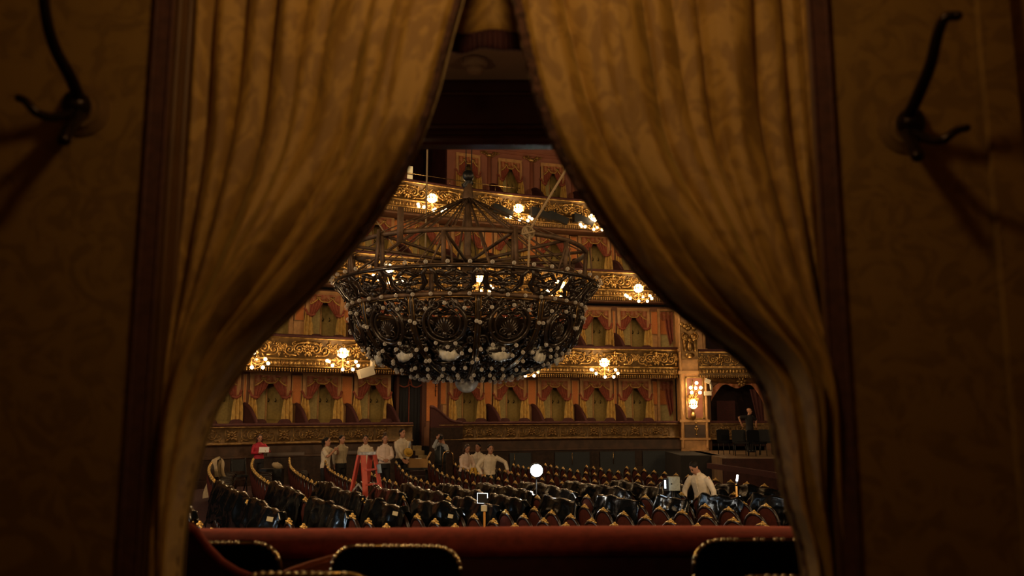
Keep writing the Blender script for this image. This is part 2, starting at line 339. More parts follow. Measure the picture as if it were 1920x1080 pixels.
# ---- curtains
def curtain(name, label, sg, edge, outer, seed):
    """edge: [(px, py)] of the free edge; outer: X of the jamb side. sg=+1 for the left curtain"""
    Y0 = WY+.085
    SW = lambda z: ss(2.95, 2.62, z)*ss(2.02, 2.5, z)
    E = [at(x, y, Y0+.005+.085*SW(at(x, y, Y0).z)) for x, y in edge]; zs = [e.z for e in E][::-1]; xs = [e.x for e in E][::-1]
    g = rng(seed); ph = [g.uniform(-1, 1) for _ in range(12)]
    ztop = 3.58; zbot = BF+.01
    def inner(z):
        if z > zs[-1]: return xs[-1]+(xs[-1]-xs[-2])/(zs[-1]-zs[-2])*(z-zs[-1])*.8
        return pw(z, zs, xs)
    def inner_s(z): return (inner(z-.03)+2*inner(z)+inner(z+.03))/4
    BR = [(0, 1), (.06, 1), (.18, 1), (.30, 1), (.43, .45), (.53, .8), (.66, .35), (.76, .65), (1, 0)] if sg > 0 else [(0, 1), (.03, .8), (.085, .9), (.19, .95), (.39, 1), (.47, .5), (.57, .8), (.82, .85), (1, 0)]
    def lobes(u, c):
        u = min(.9999, max(0, u)); i = 0
        while u >= BR[i+1][0]: i += 1
        a, wa = BR[i]; b, wb = BR[i+1]; t = (u-a)/(b-a)
        if i % 2: wa *= 1-.8*c
        else: wb *= 1-.8*c
        fl = 1-lerp(wa, wb, t)
        return .105*min(.42, math.sqrt(b-a))*(fl+(1-fl)*math.sin(math.pi*t)**.55)
    def ridge(t): return abs(math.sin(math.pi*t))**.62
    def fold(u, z):
        wd = abs(inner_s(z)-outer); c = 1-min(1, wd/.60)
        wob = (.010*math.sin(5*u+ph[0]*3+z*2.1)+.006*math.sin(17*u+ph[1]*5+z*3.8))*ss(0, .1, u)*ss(1, .9, u)
        t = u+wob
        small = lobes(t, c)*(1+.5*c)
        mid = ridge(2.6*t+ph[4])*(.006+.05*c)+.010*math.sin(15*t+2*math.sin(2.3*z+ph[5]))*math.sin(3.1*z+4*u+ph[6])+.004*math.sin(31*t+7*z)*math.sin(9*z+11*u)
        fine = .0025*math.sin(57*t+3*math.sin(4*z+u*9))*(.4+.6*math.sin(z*3+u*6)**2)
        return (small+mid)*(1-.6*ss(.95, 1, u))+fine+.03*ss(.05, 0, u)
    def f(u, v):
        z = lerp(ztop, zbot, v); xi = inner_s(z)
        # the swag: cloth leans into the room above the gather and tucks back beneath it
        sw = ss(2.95, 2.62, z)*ss(2.02, 2.5, z)
        yy = Y0-fold(u, z)+.012
        yy -= .055*sw*math.exp(-((u-.50)/.24)**2)
        yy += .085*sw*ss(.62, 1.0, u)
        sag = .02*ss(2.2, 2.9, z)*math.sin(math.pi*u)*math.sin(9*z+4*u)*.35
        return (lerp(outer, xi, u)+sg*sag*.4, yy, z)
    mb = MB(); nu, nv = 230, 150
    mb.grid(f, nu, nv, uvfn=lambda u, v: (u*1.05+seed, lerp(ztop, zbot, v)))
    root = mb.build(name, 'damask'); tag(root, label, 'curtain')
    solid(root, .003)
    # ruffled braid sewn along the free edge
    fb = MB(); wdt = .022 if sg > 0 else .036
    def ff(u, v):
        z = lerp(ztop-.01, zbot, v); p = f(1, (ztop-z)/(ztop-zbot))
        r = .006*math.sin(190*z+seed)*u+.004*math.sin(71*z)
        return (p[0]-sg*(wdt*(1-u)-.003*u)+.2*r, p[1]-.012-.006*u-abs(r)*.6, z+.3*r)
    fb.grid(ff, 5, 520); fr = fb.build('fringe', 'fringe', root); fr['label'] = 'dark ruffled braid edge'; solid(fr, .004)
    lb = MB()
    def fl(u, v):
        z = lerp(ztop-.01, zbot, v); p = f(1, (ztop-z)/(ztop-zbot))
        return (p[0]-sg*.03*u+sg*.004, p[1]+.006+.05*u+.006*math.sin(31*z)*u, z)
    lb.grid(fl, 4, 160); li = lb.build('lining', 'lining', root); li['label'] = 'paler lining turned at the edge'; solid(li, .002)
    return root
curtain('doorway_curtain', 'gold damask curtain drawn aside, filling the left of the doorway', 1,
        [(868, 0), (845, 80), (820, 180), (790, 265), (757, 335), (710, 412), (660, 480), (600, 545), (545, 600), (492, 648), (455, 700), (425, 745), (402, 790), (385, 850), (370, 910), (358, 970), (352, 1030), (350, 1080)], XL+.058, 3)
curtain('doorway_curtain', 'gold damask curtain drawn aside, filling the right of the doorway', -1,
        [(962, 0), (978, 80), (998, 165), (1022, 240), (1050, 305), (1088, 370), (1132, 440), (1185, 512), (1250, 578), (1330, 640), (1395, 688), (1425, 740), (1440, 810), (1450, 880), (1462, 940), (1484, 1000), (1492, 1040), (1496, 1080)], XR-.003, 7)
# pelmet hung at the head of the doorway
mb = MB()
PZ = at(920, 55, 1.83).z
def pf(u, v): return (lerp(-.72, .64, u), 1.86+.012*math.sin(u*60), lerp(3.66, PZ, v))
mb.grid(pf, 120, 8, uvfn=lambda u, v: (u*1.3, lerp(3.5, PZ, v)))
pel = tag(mb.build('doorway_pelmet', 'damask'), 'short gold damask pelmet with dark red fringe at the doorway head', 'pelmet'); solid(pel, .004)
mb = MB()
def pf2(u, v): return (lerp(-.72, .64, u), 1.855+.012*math.sin(u*60)+.003*math.sin(u*700), lerp(PZ+.004, PZ-.042-.004*math.sin(u*90), v))
mb.grid(pf2, 480, 3); o = mb.build('fringe', 'velvetdark', pel); o['label'] = 'dark red fringe'; solid(o, .006)

# ---- coat hooks
def hook(name, label, plate, arms, tips):
    c = at(*plate, WY); root = thing(name, label, 'coat hook', (c.x, WY, c.z))
    L = lambda p: at(*p[:2], p[2])-Vector((c.x, WY, c.z))
    mb = MB()
    for r, y0, y1 in ((.050, 0, -.006), (.044, -.006, -.010), (.038, -.006, -.016), (.026, -.016, -.022)):
        mb.prism([(r*math.cos(a*math.pi/12), r*math.sin(a*math.pi/12)) for a in range(24)], lambda a, b, t: (a, t, b), (y1, y0))
    o = mb.build('rosette', 'hookplate', root, smooth=False); o['label'] = 'round ribbed rosette'
    mb = MB(); mb.ball((0, -.035, -.002), (.027, .026, .030), 14, 10); mb.build('boss', 'hook', root)
    for i, (a, r0, r1) in enumerate(arms):
        P = [L(p) for p in a]; n = len(P)
        # resample smoothly
        Q = []
        for k in range(n-1):
            p0 = P[max(0, k-1)]; p1 = P[k]; p2 = P[k+1]; p3 = P[min(n-1, k+2)]
            for t in np.linspace(0, 1, 7)[:-1]:
                Q.append(.5*((2*p1)+(p2-p0)*t+(2*p0-5*p1+4*p2-p3)*t*t+(3*p1-p0-3*p2+p3)*t**3))
        Q.append(P[-1]); mb = MB(); mb.tube([tuple(q) for q in Q], np.linspace(r0*1.35, r1*1.35, len(Q)), 12)
        arm = mb.build('arm', 'hook', root)
        if tips[i]:
            mb = MB(); mb.ball(tuple(P[-1]), tips[i], 12, 8); mb.build('knob', 'hook', arm)
hook('coat_hook', 'dark bronze coat hook on a rosette, left of the doorway', (160, 208),
     [([(150, 190, 1.51), (132, 145, 1.46), (105, 95, 1.41), (88, 40, 1.37), (80, -25, 1.34)], .009, .0065),
      ([(140, 208, 1.51), (105, 220, 1.45), (70, 212, 1.41), (48, 190, 1.40), (36, 184, 1.40)], .007, .005),
      ([(150, 215, 1.51), (130, 240, 1.46), (120, 262, 1.44)], .009, .008)], [.011, .0075, .012])
hook('coat_hook', 'dark bronze coat hook on a rosette, right of the doorway', (1692, 240),
     [([(1700, 225, 1.51), (1722, 178, 1.46), (1745, 120, 1.41), (1758, 65, 1.38), (1772, 34, 1.36), (1795, 30, 1.35)], .009, .006),
      ([(1708, 245, 1.51), (1740, 262, 1.45), (1768, 262, 1.42), (1792, 246, 1.41), (1812, 240, 1.41)], .007, .005),
      ([(1700, 248, 1.51), (1712, 275, 1.46), (1720, 292, 1.44)], .009, .008)], [.009, .0075, .012])
# ---- smoke detector on the box ceiling
zc = 3.65; v = (540-112)/F; D = (zc-EZ)*(CT-v*ST)/(ST+v*CT); p = at(890, 108, D)
r = thing('smoke_detector', 'round beige smoke detector on the box ceiling above the opening', 'smoke detector', (p.x, D, zc))
mb = MB(); mb.lathe([(.001, 0), (.046, 0), (.05, -.012), (.048, -.022), (.034, -.03)], 20); mb.build('base', 'ceil', r)
mb = MB(); mb.lathe([(.034, -.028), (.036, -.04), (.03, -.052), (.012, -.058), (.001, -.058)], 20); mb.build('sensor_head', 'ceil', r)

# ---- velvet parapet of the near box
RY = 3.2; RZ = at(960, 993, RY).z
r = thing('box_parapet', 'red velvet padded parapet along the front of the near box', 'parapet', (0, RY, BF))
mb = MB()
def rf(u, v):
    a = math.pi*(1.12-1.3*v); x = lerp(-1.55, 1.4, u)
    return (x, -.11*math.cos(a)*1.0+.02, RZ-BF-.055+.06*math.sin(a)+.005*math.sin(x*2.1+.4))
mb.grid(rf, 40, 14); o = mb.build('velvet_cushion', 'velvet', r)
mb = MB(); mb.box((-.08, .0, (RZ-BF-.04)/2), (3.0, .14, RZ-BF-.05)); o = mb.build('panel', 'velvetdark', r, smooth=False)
mb = MB(); mb.tube([(-1.55, -.115, RZ-BF-.33), (1.4, -.115, RZ-BF-.33)], .012, 8); mb.build('moulding', 'darkwood', r)

# ---- box chairs: black backs with a nailhead rim
def rrect(w, h, r, n=7):
    P = []
    for cx, cz, a0 in ((w/2-r, h-r, 0), (-w/2+r, h-r, 90)):
        for k in range(n): a = math.radians(a0+90*k/(n-1)); P.append((cx+r*math.cos(a), cz+r*math.sin(a)))
    return [(w/2, 0)]+P+[(-w/2, 0)]
def box_chair(label, px, py, D, w, rot, lean=.16):
    top = at(px, py, D); H = top.z-BF
    r = thing('box_chair', label, 'chair', (top.x, D, BF), rot, 'black chairs in the near box')
    bh = .44; z0 = H-bh-.012
    sh = lambda z: -lean*(z-z0)+lean*bh
    P = rrect(w, bh, .075)
    mb = MB(); mb.prism(P, lambda a, b, t: (a, t+sh(z0+b), z0+b), (-.018, .018)); mb.build('backrest', 'blackpad', r, smooth=False)
    mb = MB(); Q = [(a, sh(z0+b)-.004, z0+b) for a, b in P]
    mb.tube(Q, .010, 8); o = mb.build('rim', 'brass', r); o['label'] = 'thin worn brass rim'
    mb = MB(); d = np.array(Q); seg = np.linalg.norm(np.diff(d, axis=0), axis=1); cum = np.r_[0, np.cumsum(seg)]; g = rng(int(px))
    for s_ in np.arange(.02, cum[-1], .021):
        if g.random() < .75:
            q = [np.interp(s_, cum, d[:, k]) for k in range(3)]; mb.ball((q[0], q[1]-.006, q[2]+.002), .0095, 7, 5)
    o = mb.build('nailhead_trim', 'studs', r); o['kind'] = 'stuff'
    mb = MB(); mb.box((0, .26+lean*bh, .43), (w+.02, .42, .07)); mb.build('seat', 'blackpad', r, smooth=False)
    for sx in (-1, 1):
        mb = MB(); x = sx*(w/2-.025); mb.tube([(x, .47+lean*bh, .42), (x, .48+lean*bh, 0)], [.016, .011], 8); mb.build('leg', 'darkwood', r)
        mb = MB(); mb.tube([(x, sh(z0)-.0, z0+.05), (x, lean*bh+.05, .42), (x, lean*bh-.02, 0)], [.014, .016, .011], 8); mb.build('leg', 'darkwood', r)
box_chair('black box chair at the left, its rounded brass-rimmed corner beside the curtain', 418, 1012, 2.72, .36, .02)
box_chair('black box chair with a wide brass-rimmed back, left of centre against the parapet', 743, 1018, 2.72, .405, -.03)
box_chair('black box chair with a brass-rimmed back, partly behind the right curtain', 1428, 1006, 2.7, .43, .03)
box_chair('black box chair nearest the camera, only its rim showing at bottom left', 578, 1068, 2.2, .37, -.04)
box_chair('black box chair nearest the camera, only its rim showing at bottom right', 1478, 1074, 2.2, .32, .0)
# velvet dividers
def divider(label, pts, D, th, m='velvet'):
    P = [at(x, y, D) for x, y in pts]; c = P[0]
    Q = [(p.x-c.x, p.z-BF) for p in P]
    poly = Q+[(Q[-1][0], 0), (Q[0][0], 0)]
    r = thing('velvet_divider', label, 'divider', (c.x, D, BF))
    mb = MB(); mb.prism(poly, lambda a, b, t: (a, t, b), (th*.3, th*.7) if m == 'velvet' else (0, th)); mb.build('panel', 'velvetdark' if m == 'velvet' else m, r, smooth=False)
    mb = MB(); mb.tube([(a, th/2, b) for a, b in Q], [.013 if m == 'velvet' else .016]*len(Q), 10); o = mb.build('velvet_roll', m, r)  # roll in brighter velvet than the panel, painting a lit top edge
divider('dark red velvet divider curving down beside the left curtain', [(340, 985), (362, 1000), (385, 1032), (410, 1058), (440, 1077), (480, 1092), (540, 1100)], 2.5, .05)
divider('lit red velvet armrest rising behind the middle black box chair', [(500, 1092), (545, 1074), (585, 1061), (625, 1050), (665, 1046), (700, 1050)], 2.95, .05, 'rust')
# ================================================================== the house opposite
KX = [60, 180, 300, 400, 500, 600, 700, 775, 850, 900, 975, 1050, 1125, 1200, 1290]
KD = [21.6, 23.0, 24.7, 26.0, 27.1, 28.05, 29.0, 29.7, 30.5, 31.0, 31.65, 32.2, 32.65, 33.0, 33.25]
cpts = [at(x, 795, d) for x, d in zip(KX, KD)]
raw = np.array([(p.x, p.y) for p in cpts])
den = []
for k in range(len(raw)-1):
    p0 = raw[max(0, k-1)]; p1 = raw[k]; p2 = raw[k+1]; p3 = raw[min(len(raw)-1, k+2)]
    for t in np.linspace(0, 1, 30)[:-1]:
        den.append(.5*((2*p1)+(p2-p0)*t+(2*p0-5*p1+4*p2-p3)*t*t+(3*p1-p0-3*p2+p3)*t**3))
den.append(raw[-1]); den = np.array(den)
for _ in range(60): den[1:-1] = (den[:-2]+2*den[1:-1]+den[2:])/4
cs = np.r_[0, np.cumsum(np.linalg.norm(np.diff(den, axis=0), axis=1))]
tg = np.gradient(den, axis=0); tg /= np.linalg.norm(tg, axis=1)[:, None]
SMAX = cs[-1]
def cur(s, out=0):
    x = np.interp(s, cs, den[:, 0]); y = np.interp(s, cs, den[:, 1]); tx = np.interp(s, cs, tg[:, 0]); ty = np.interp(s, cs, tg[:, 1])
    n = math.hypot(tx, ty); tx /= n; ty /= n
    return x+ty*out, y-tx*out, math.atan2(ty, tx)
def s_at(px, out, z):
    a, b = 0, SMAX
    for _ in range(40):
        m = (a+b)/2; x, y, _r = cur(m, out)
        if proj(x, y, z)[0] < px: a = m
        else: b = m
    return (a+b)/2
def sweep(mb, prof, s0, s1, ds=.4, mi=0, caps=True):
    n = max(1, int((s1-s0)/ds)); k = len(prof); V = []
    for i in range(n+1):
        s = lerp(s0, s1, i/n)
        for o, z in prof:
            x, y, _r = cur(s, o); V.append((x, y, z))
    Fc = [(i*k+j, (i+1)*k+j, (i+1)*k+j+1, i*k+j+1) for i in range(n) for j in range(k-1)]
    if caps: Fc += [tuple(range(k)), tuple(n*k+j for j in range(k-1, -1, -1))]
    mb.add(V, Fc, mi)
RB = -1.62                       # the back wall of the boxes lies this far behind the parapet
TIER = [0, 2.93, 6.02, 8.86]
TN = ['lowest tier', 'second tier', 'third tier', 'top tier']
BAYPX = [310, 410, 505, 602, 697, 786, 873, 955, 1038, 1117, 1190]
BAYS = [s_at(px, RB, 2.9) for px in BAYPX]
NB = len(BAYS)
S_GAP0 = s_at(774, 0, 1.9); S_GAP1 = s_at(822, 0, 1.9)
S_END = s_at(1274, 0, 1.9)
# ---- shared meshes of a bay (local: x along the wall, -y to the room, z from the box floor)
HW = .56; OT = 2.50
def bay_meshes():
    d = {}
    mb = MB()
    for sx in (-1, 1):
        mb.box((sx*(HW+.07), -.03, OT/2), (.14, .1, OT)); mb.box((sx*(HW+.12), -.05, OT/2), (.04, .1, OT)); mb.box((sx*(HW+.02), -.055, OT/2), (.03, .1, OT))
    mb.box((0, -.03, OT+.07), (2*HW+.28, .1, .14)); mb.box((0, -.05, OT+.13), (2*HW+.32, .12, .04)); mb.box((0, -.055, OT+.02), (2*HW+.1, .1, .03))
    d['frame'] = mb.mesh('door_frame', 'frame', False)
    mb = MB()
    for sx in (-1, 1): mb.box((sx*(HW+.01), .25, OT/2), (.03, .5, OT))
    mb.box((0, .25, OT), (2*HW+.04, .5, .03)); d['reveal'] = mb.mesh('reveal', 'olive2', False)
    mb = MB(); mb.box((-.29, .36, OT/2), (.56, .04, OT))
    d['leaf_l'] = mb.mesh('leaf', 'olive', False)
    mb = MB(); mb.box((.29, .42, OT/2), (.56, .04, OT))
    for a, b, w, h in ((.3, .55, .4, .62), (.3, 1.62, .4, 1.25)):
        for sx in (-1, 1): mb.box((a+sx*w/2, .395, b), (.025, .03, h))
        for sz in (-1, 1): mb.box((a, .395, b+sz*h/2), (w, .03, .025))
    d['leaf_r'] = mb.mesh('leaf', 'olive2', False)
    mb = MB(); mb.tube([(0, .33, 0), (0, .33, OT)], .03, 8); mb.box((0, .34, OT/2), (.05, .05, OT)); d['jamb'] = mb.mesh('jamb', 'frame', False)
    mb = MB()
    for a in (.09, .33): mb.tube([(a, .39, 1.62), (a+.02, .33, 1.66), (a-.03, .30, 1.74)], .012, 5); mb.ball((a, .37, 1.62), .03, 6, 4)
    d['hooks'] = mb.mesh('handle', 'hook')
    for sx, nm in ((-1, 'l'), (1, 'r')):
        def cf(u, v):
            xo = -HW*1.0; xi = -.01-.38*v**1.5; z = OT-.08-v*.66-.10*math.sin(math.pi*u)*v
            x = lerp(xo, xi, u); return (sx*x, -.10-.030*math.sin(6.5*2*math.pi*u/1.6+.5)-.02*v, z)
        mb = MB(); mb.grid(cf, 34, 10); d['cur_'+nm] = mb.mesh('curtain_panel', 'redcloth')
        def gf(u, v):
            cx = lerp(-.60, -.58, v); wd = lerp(.15, .20, ss(0, .35, v))*(1+.25*v)
            x = cx+(u-.5)*wd*1.6; z = lerp(OT-.70+.07*math.cos(math.pi*u), .60, v)
            return (sx*x, -.14-.045*math.sin(2.6*2*math.pi*u+2.5*v)-.05*math.sin(math.pi*v), z+.02*math.sin(9*u)*v)
        mb = MB(); mb.grid(gf, 26, 10); d['gold_'+nm] = mb.mesh('gold_lining', 'goldcloth')
        mb = MB()
        mb.tube([(sx*.70, -.12, OT-.56), (sx*.66, -.18, OT-.70), (sx*.52, -.2, OT-.77), (sx*.38, -.18, OT-.72)], [.035, .05, .055, .04], 7)
        mb.ball((sx*.72, -.11, OT-.54), .05, 6, 4); d['tie_'+nm] = mb.mesh('tieback', 'redcloth')
    def vz(x):
        a = abs(x)/HW
        return .27-.11*math.exp(-((a-.46)/.15)**2)+.09*ss(.6, 1, a)*1.0
    def vf(u, v):
        x = lerp(-HW-.01, HW+.01, u); return (x, -.14-.012*math.cos(u*40), OT+.01-v*vz(x))
    mb = MB(); mb.grid(vf, 36, 5); d['val'] = mb.mesh('pelmet', 'pelmet')
    mb = MB(); mb.tube([(lerp(-HW, HW, i/36), -.15, OT+.01-vz(lerp(-HW, HW, i/36))) for i in range(37)], .022, 5); d['valtrim'] = mb.mesh('pelmet_braid', 'goldcloth')
    mb = MB()
    for x in (-.26, .26): leaf(mb, x, OT-.18, math.pi/2, .13, .03, -.15, 0); leaf(mb, x, OT-.16, .4, .14, .02, -.15, .6); leaf(mb, x, OT-.16, math.pi-.4, .14, .02, -.15, -.6)
    spiral(mb, -.08, OT-.2, .07, 0, 1, 1, .012, None, -.15); spiral(mb, .08, OT-.2, .07, math.pi, 1, -1, .012, None, -.15)
    for sx in (-1, 1): spiral(mb, sx*.45, OT-.26, .06, 0, 1, sx, .012, None, -.15)
    d['valorn'] = mb.mesh('pelmet_embroidery', 'goldmid')
    # divider between two boxes: a fin falling from the wall to the rail
    P = [(-.07, 1.52)]+[(-o, 1.52-.68*(o/1.38)**1.9) for o in np.linspace(.16, 1.38, 12)]
    P = [(a, b) for a, b in P]
    poly = P+[(-1.38, 0), (-.07, 0)]
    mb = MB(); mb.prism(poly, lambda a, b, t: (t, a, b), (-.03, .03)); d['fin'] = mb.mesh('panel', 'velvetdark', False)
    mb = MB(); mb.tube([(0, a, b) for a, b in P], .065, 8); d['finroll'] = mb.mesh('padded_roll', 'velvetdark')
    mb = MB(); mb.box((0, 0, .40), (.46, .46, .12)); d['cseat'] = mb.mesh('seat', 'velvetdark', False)
    mb = MB(); mb.prism(rrect(.46, .58, .16), lambda a, b, t: (a, t+.1*b, .44+b), (.18, .25)); d['cback'] = mb.mesh('backrest', 'velvetdark', False)
    mb = MB(); mb.box((0, 0, .17), (.04, .04, .34)); d['cleg'] = mb.mesh('leg', 'darkwood', False)
    # orange silk panel with frame (unit 1x1, scaled)
    mb = MB(); mb.box((0, -.03, .5), (1, .02, 1)); d['silk'] = mb.mesh('silk_panel', 'orange', False)
    return d
BM = bay_meshes()
door_n = [0]
def bay(ti, bi, s, dressed=True):
    x, y, r = cur(s, RB); z = TIER[ti]+BF
    dn = door_n[0] = door_n[0]+1
    e = struct(ob('door_%d' % dn, None, None, (x, y, z), r))
    for k, nm in (('frame', 'door_frame'), ('reveal', 'reveal'), ('leaf_l', 'leaf'), ('leaf_r', 'leaf'), ('jamb', 'jamb'), ('hooks', 'handle')): ob(nm, BM[k], e)
    if ti == 3: e.scale = (.74, 1, 1.04)
    o = NB-bi
    if not dressed: return
    c = thing('box_curtains', 'red swagged box curtains with gold linings, %s, %s bay from the stage' % (TN[ti], ORD[o-1]), 'curtains', (x, y, z), r, 'swagged curtains of the %s' % TN[ti])
    if ti == 3: c.scale = (.74, 1, 1.04)
    for k, nm in (('cur_l', 'curtain_panel'), ('cur_r', 'curtain_panel'), ('tie_l', 'tieback'), ('tie_r', 'tieback'), ('val', 'pelmet')): p = ob(nm, BM[k], c)
    ob('pelmet_braid', BM['valtrim'], p); ob('embroidery', BM['valorn'], p)
    for k in 'lr': g_ = ob('gold_lining', BM['gold_'+k], c); g_['label'] = 'gold lining flaring below the tieback'
def fin(ti, bi, s):
    x, y, r = cur(s, RB); z = TIER[ti]+BF
    z += 0
    if ti == 3: x -= .12*math.sin(-r)*-1*0; x, y, r = cur(s, RB+.14)
    f_ = thing('box_divider', 'dark red padded divider, %s, beside the %s bay from the stage' % (TN[ti], ORD[NB-bi-1]), 'divider', (x, y, z), r, 'dividers of the %s' % TN[ti])
    ob('panel', BM['fin'], f_); ob('padded_roll', BM['finroll'], f_)
def armchair(ti, bi, s, out, side, rot):
    x, y, r = cur(s, out); z = TIER[ti]+BF
    a = thing('box_armchair', 'dark red armchair, %s rail, %s one in the %s bay from the stage' % (TN[ti], side, ORD[NB-bi-1]), 'armchair', (x, y, z), r+rot, 'armchairs of the %s' % TN[ti])
    ob('seat', BM['cseat'], a); ob('backrest', BM['cback'], a)
    for sx in (-.18, .18):
        for sy in (-.18, .18): ob('leg', BM['cleg'], a, (sx, sy, 0))

tr = [10]
def backwall(ti, bays, s0, s1, ztop, zbot):
    hw = HW*(.74 if ti == 3 else 1); ot = OT*(1.04 if ti == 3 else 1)
    """wall with an opening at each bay, soffit, box floor"""
    m = 'wallrose' if ti == 3 else 'wallbrown'
    z0 = TIER[ti]+BF; mb = MB(); e = hw+.02; edges = [s0]
    for b in bays:
        if s0 < b < s1: edges += [b-e, b+e]
    edges.append(s1)
    for k in range(0, len(edges), 2):
        if edges[k+1] > edges[k]: sweep(mb, [(RB, zbot), (RB, ztop)], edges[k], edges[k+1], .45, caps=False)
    sweep(mb, [(RB, z0+ot), (RB, ztop)], s0, s1, .45, caps=False)
    w = struct(mb.build('wall_far', m, smooth=False))
    # silk panels on the piers, each with its moulding
    for k in range(0, len(edges), 2):
        a, b = edges[k], edges[k+1]
        if b-a < .30 or b-a > 1.2: continue
        sm = (a+b)/2; x, y, r = cur(sm, RB); wd = b-a-.30
        if ti == 3: continue
        p = ob('silk_panel', BM['silk'], w, (x, y, z0+1.55), r, (wd, 1, .95))
        mb = MB()
        for sx in (-1, 1):
            mb.box((sx*(wd/2+.005), -.03, 2.02), (.03, .05, .98))
            mb.box((0, -.03, 1.54), (wd+.06, .04, .03)); mb.box((0, -.03, 2.52), (wd+.06, .04, .03))
        mb.box((0, -.012, .77), (wd+.1, .02, 1.5))
        ob('pier_moulding', mb.mesh('pier_moulding', 'frame', False), w, (x, y, z0), r)
    return w
E_PROF2 = lambda z: [(-.10, z), (.02, z), (.02, z-.06), (-.03, z-.09), (-.03, z-.70), (.03, z-.73), (.06, z-.77), (.0, z-.79), (.03, z-.98), (-.02, z-1.0), (-.04, z-1.12), (-.14, z-1.14), (-.14, z)]
orn_cache = {}
def front_meshes(w):
    d = {}
    for q in range(3): d['sc%d' % q] = scroll_panel(w*.97, .62, 11+q).mesh('scrollwork', 'gold')
    for q in range(2): d['scm%d' % q] = scroll_panel(w*.97, .62, 31+q).mesh('scrollwork', 'goldmid')
    mb = MB()
    n = int(w/.125)
    for i in range(n):
        x = -w/2+(i+.5)*w/n; mb.ball((x, -.005, -.10), (.036, .03, .075), 7, 5)
        mb.tube([(x-w/n*.5, -.01, -.02), (x-w/n*.5, -.012, -.18)], [.014, .008], 4)
        mb.tube([(x+.05*math.cos(a), -.01, -.10+.095*math.sin(a)) for a in np.linspace(.3, math.pi*2-.3+math.pi*0, 9)], .008, 4)
    d['egg'] = mb.mesh('egg_and_dart', 'goldmid')
    mb = MB(); n = int(w/.085)
    for i in range(n):
        x = -w/2+(i+.5)*w/n; mb.ball((x, 0, 0), (.03, .03, .036), 6, 4); leaf(mb, x, -.03, -math.pi/2, .07, .014, 0, 0, 4)
    d['bead'] = mb.mesh('bead_band', 'goldmid')
    mb = MB()
    for sx in (-1, 1):
        spiral(mb, sx*.2, .0, .17, math.pi/2, 1.3, -sx, .022); spiral(mb, sx*.42, -.02, .13, -math.pi/2, 1.2, sx, .02, (sx*.3, -.16))
        for k in range(4): leaf(mb, sx*(.1+.13*k), (-1)**k*.12, k*1.3, .12, .02, 0, .7)
    rosette(mb, 0, 0, .17, 0, 8)
    for a, b, c_, e in ((-.54, -.22, .54, -.22), (-.54, .22, .54, .22), (-.54, -.22, -.54, .22), (.54, -.22, .54, .22)): mb.tube([(a, 0, b), (c_, 0, e)], .014, 5)
    leaf(mb, -.03, .27, math.pi, .09, .02, 0, 0); leaf(mb, .03, .27, 0, .09, .02, 0, 0)
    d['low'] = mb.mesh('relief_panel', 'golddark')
    mb = MB()
    rosette(mb, 0, 0, .17, 0, 10)
    for k in range(4): leaf(mb, .1*math.cos(k*1.571+.785), .1*math.sin(k*1.571+.785), k*1.571+.785, .16, .03, 0, 0)
    for a, b, c_, e in ((-.2, -.22, .2, -.22), (-.2, .22, .2, .22), (-.2, -.22, -.2, .22), (.2, -.22, .2, .22)): mb.tube([(a, 0, b), (c_, 0, e)], .014, 5)
    d['sq'] = mb.mesh('rosette_panel', 'golddark')
    return d
MODW = 1.70
FM = front_meshes(MODW)
def front(ti, s0, s1, label, first_s=None):
    z = TIER[ti]+1.90; x0, y0, r0 = cur((s0+s1)/2, 0)
    root = thing('balcony', label, 'balcony')
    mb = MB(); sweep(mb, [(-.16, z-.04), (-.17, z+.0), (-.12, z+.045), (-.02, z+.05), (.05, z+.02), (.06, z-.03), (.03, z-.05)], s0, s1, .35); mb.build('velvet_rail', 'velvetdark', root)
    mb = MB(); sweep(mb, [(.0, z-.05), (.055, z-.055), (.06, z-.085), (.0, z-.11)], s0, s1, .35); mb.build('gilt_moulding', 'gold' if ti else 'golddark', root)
    mb = MB()
    if ti == 0: sweep(mb, [(-.12, z-.02), (.0, z-.05), (-.02, z-.11), (-.02, z-.55), (.05, z-.57), (.05, z-.61), (-.05, z-.66), (-.12, z-.66)], s0, s1, .35)
    else: sweep(mb, E_PROF2(z-.04), s0, s1, .35)
    mb.build('backing', 'goldback', root)
    def put(key, name, s, zz, out, sc=(1, 1, 1)):
        x, y, r = cur(s, out); return tag(ob(name, FM[key], root, (x, y, zz), r, sc), None, None, None, 'stuff')
    n = max(1, round((s1-s0)/MODW)); st = (s1-s0)/n; k = st/MODW
    if ti == 0:
        a = first_s if first_s is not None else s0+st/2
        while a-MODW > s0-.3: a -= MODW
        while a < s1:
            if a-.2 > s0 and a+.2 < s1: put('sq', 'rosette_panel', a, z-.33, -.015)
            if a+MODW*.5-.5 > s0 and a+MODW*.5+.5 < s1: put('low', 'relief_panel', a+MODW*.5, z-.33, -.015)
            a += MODW
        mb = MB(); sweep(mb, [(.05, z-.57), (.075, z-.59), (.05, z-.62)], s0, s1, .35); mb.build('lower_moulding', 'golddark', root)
    else:
        for i in range(n):
            s = s0+(i+.5)*st
            put(('sc%d' % (i % 3)) if ti == 1 else ('sc%d' % ((i+1) % 3)), 'scrollwork', s, z-.44, -.01, (k, 1, 1.0))
            put('egg', 'egg_and_dart', s, z-.82, .045, (k, 1, 1)); put('bead', 'bead_band', s, z-1.11, .015, (k, 1, 1))
        for q, (o, zz) in enumerate(((.075, z-.775), (.06, z-.80), (.055, z-1.03))):
            mb = MB(); sweep(mb, [(o-.05, zz+.025), (o, zz+.018), (o, zz-.01), (o-.05, zz-.02)], s0, s1, .35); mb.build('gilt_moulding', 'gold', root)
    return root
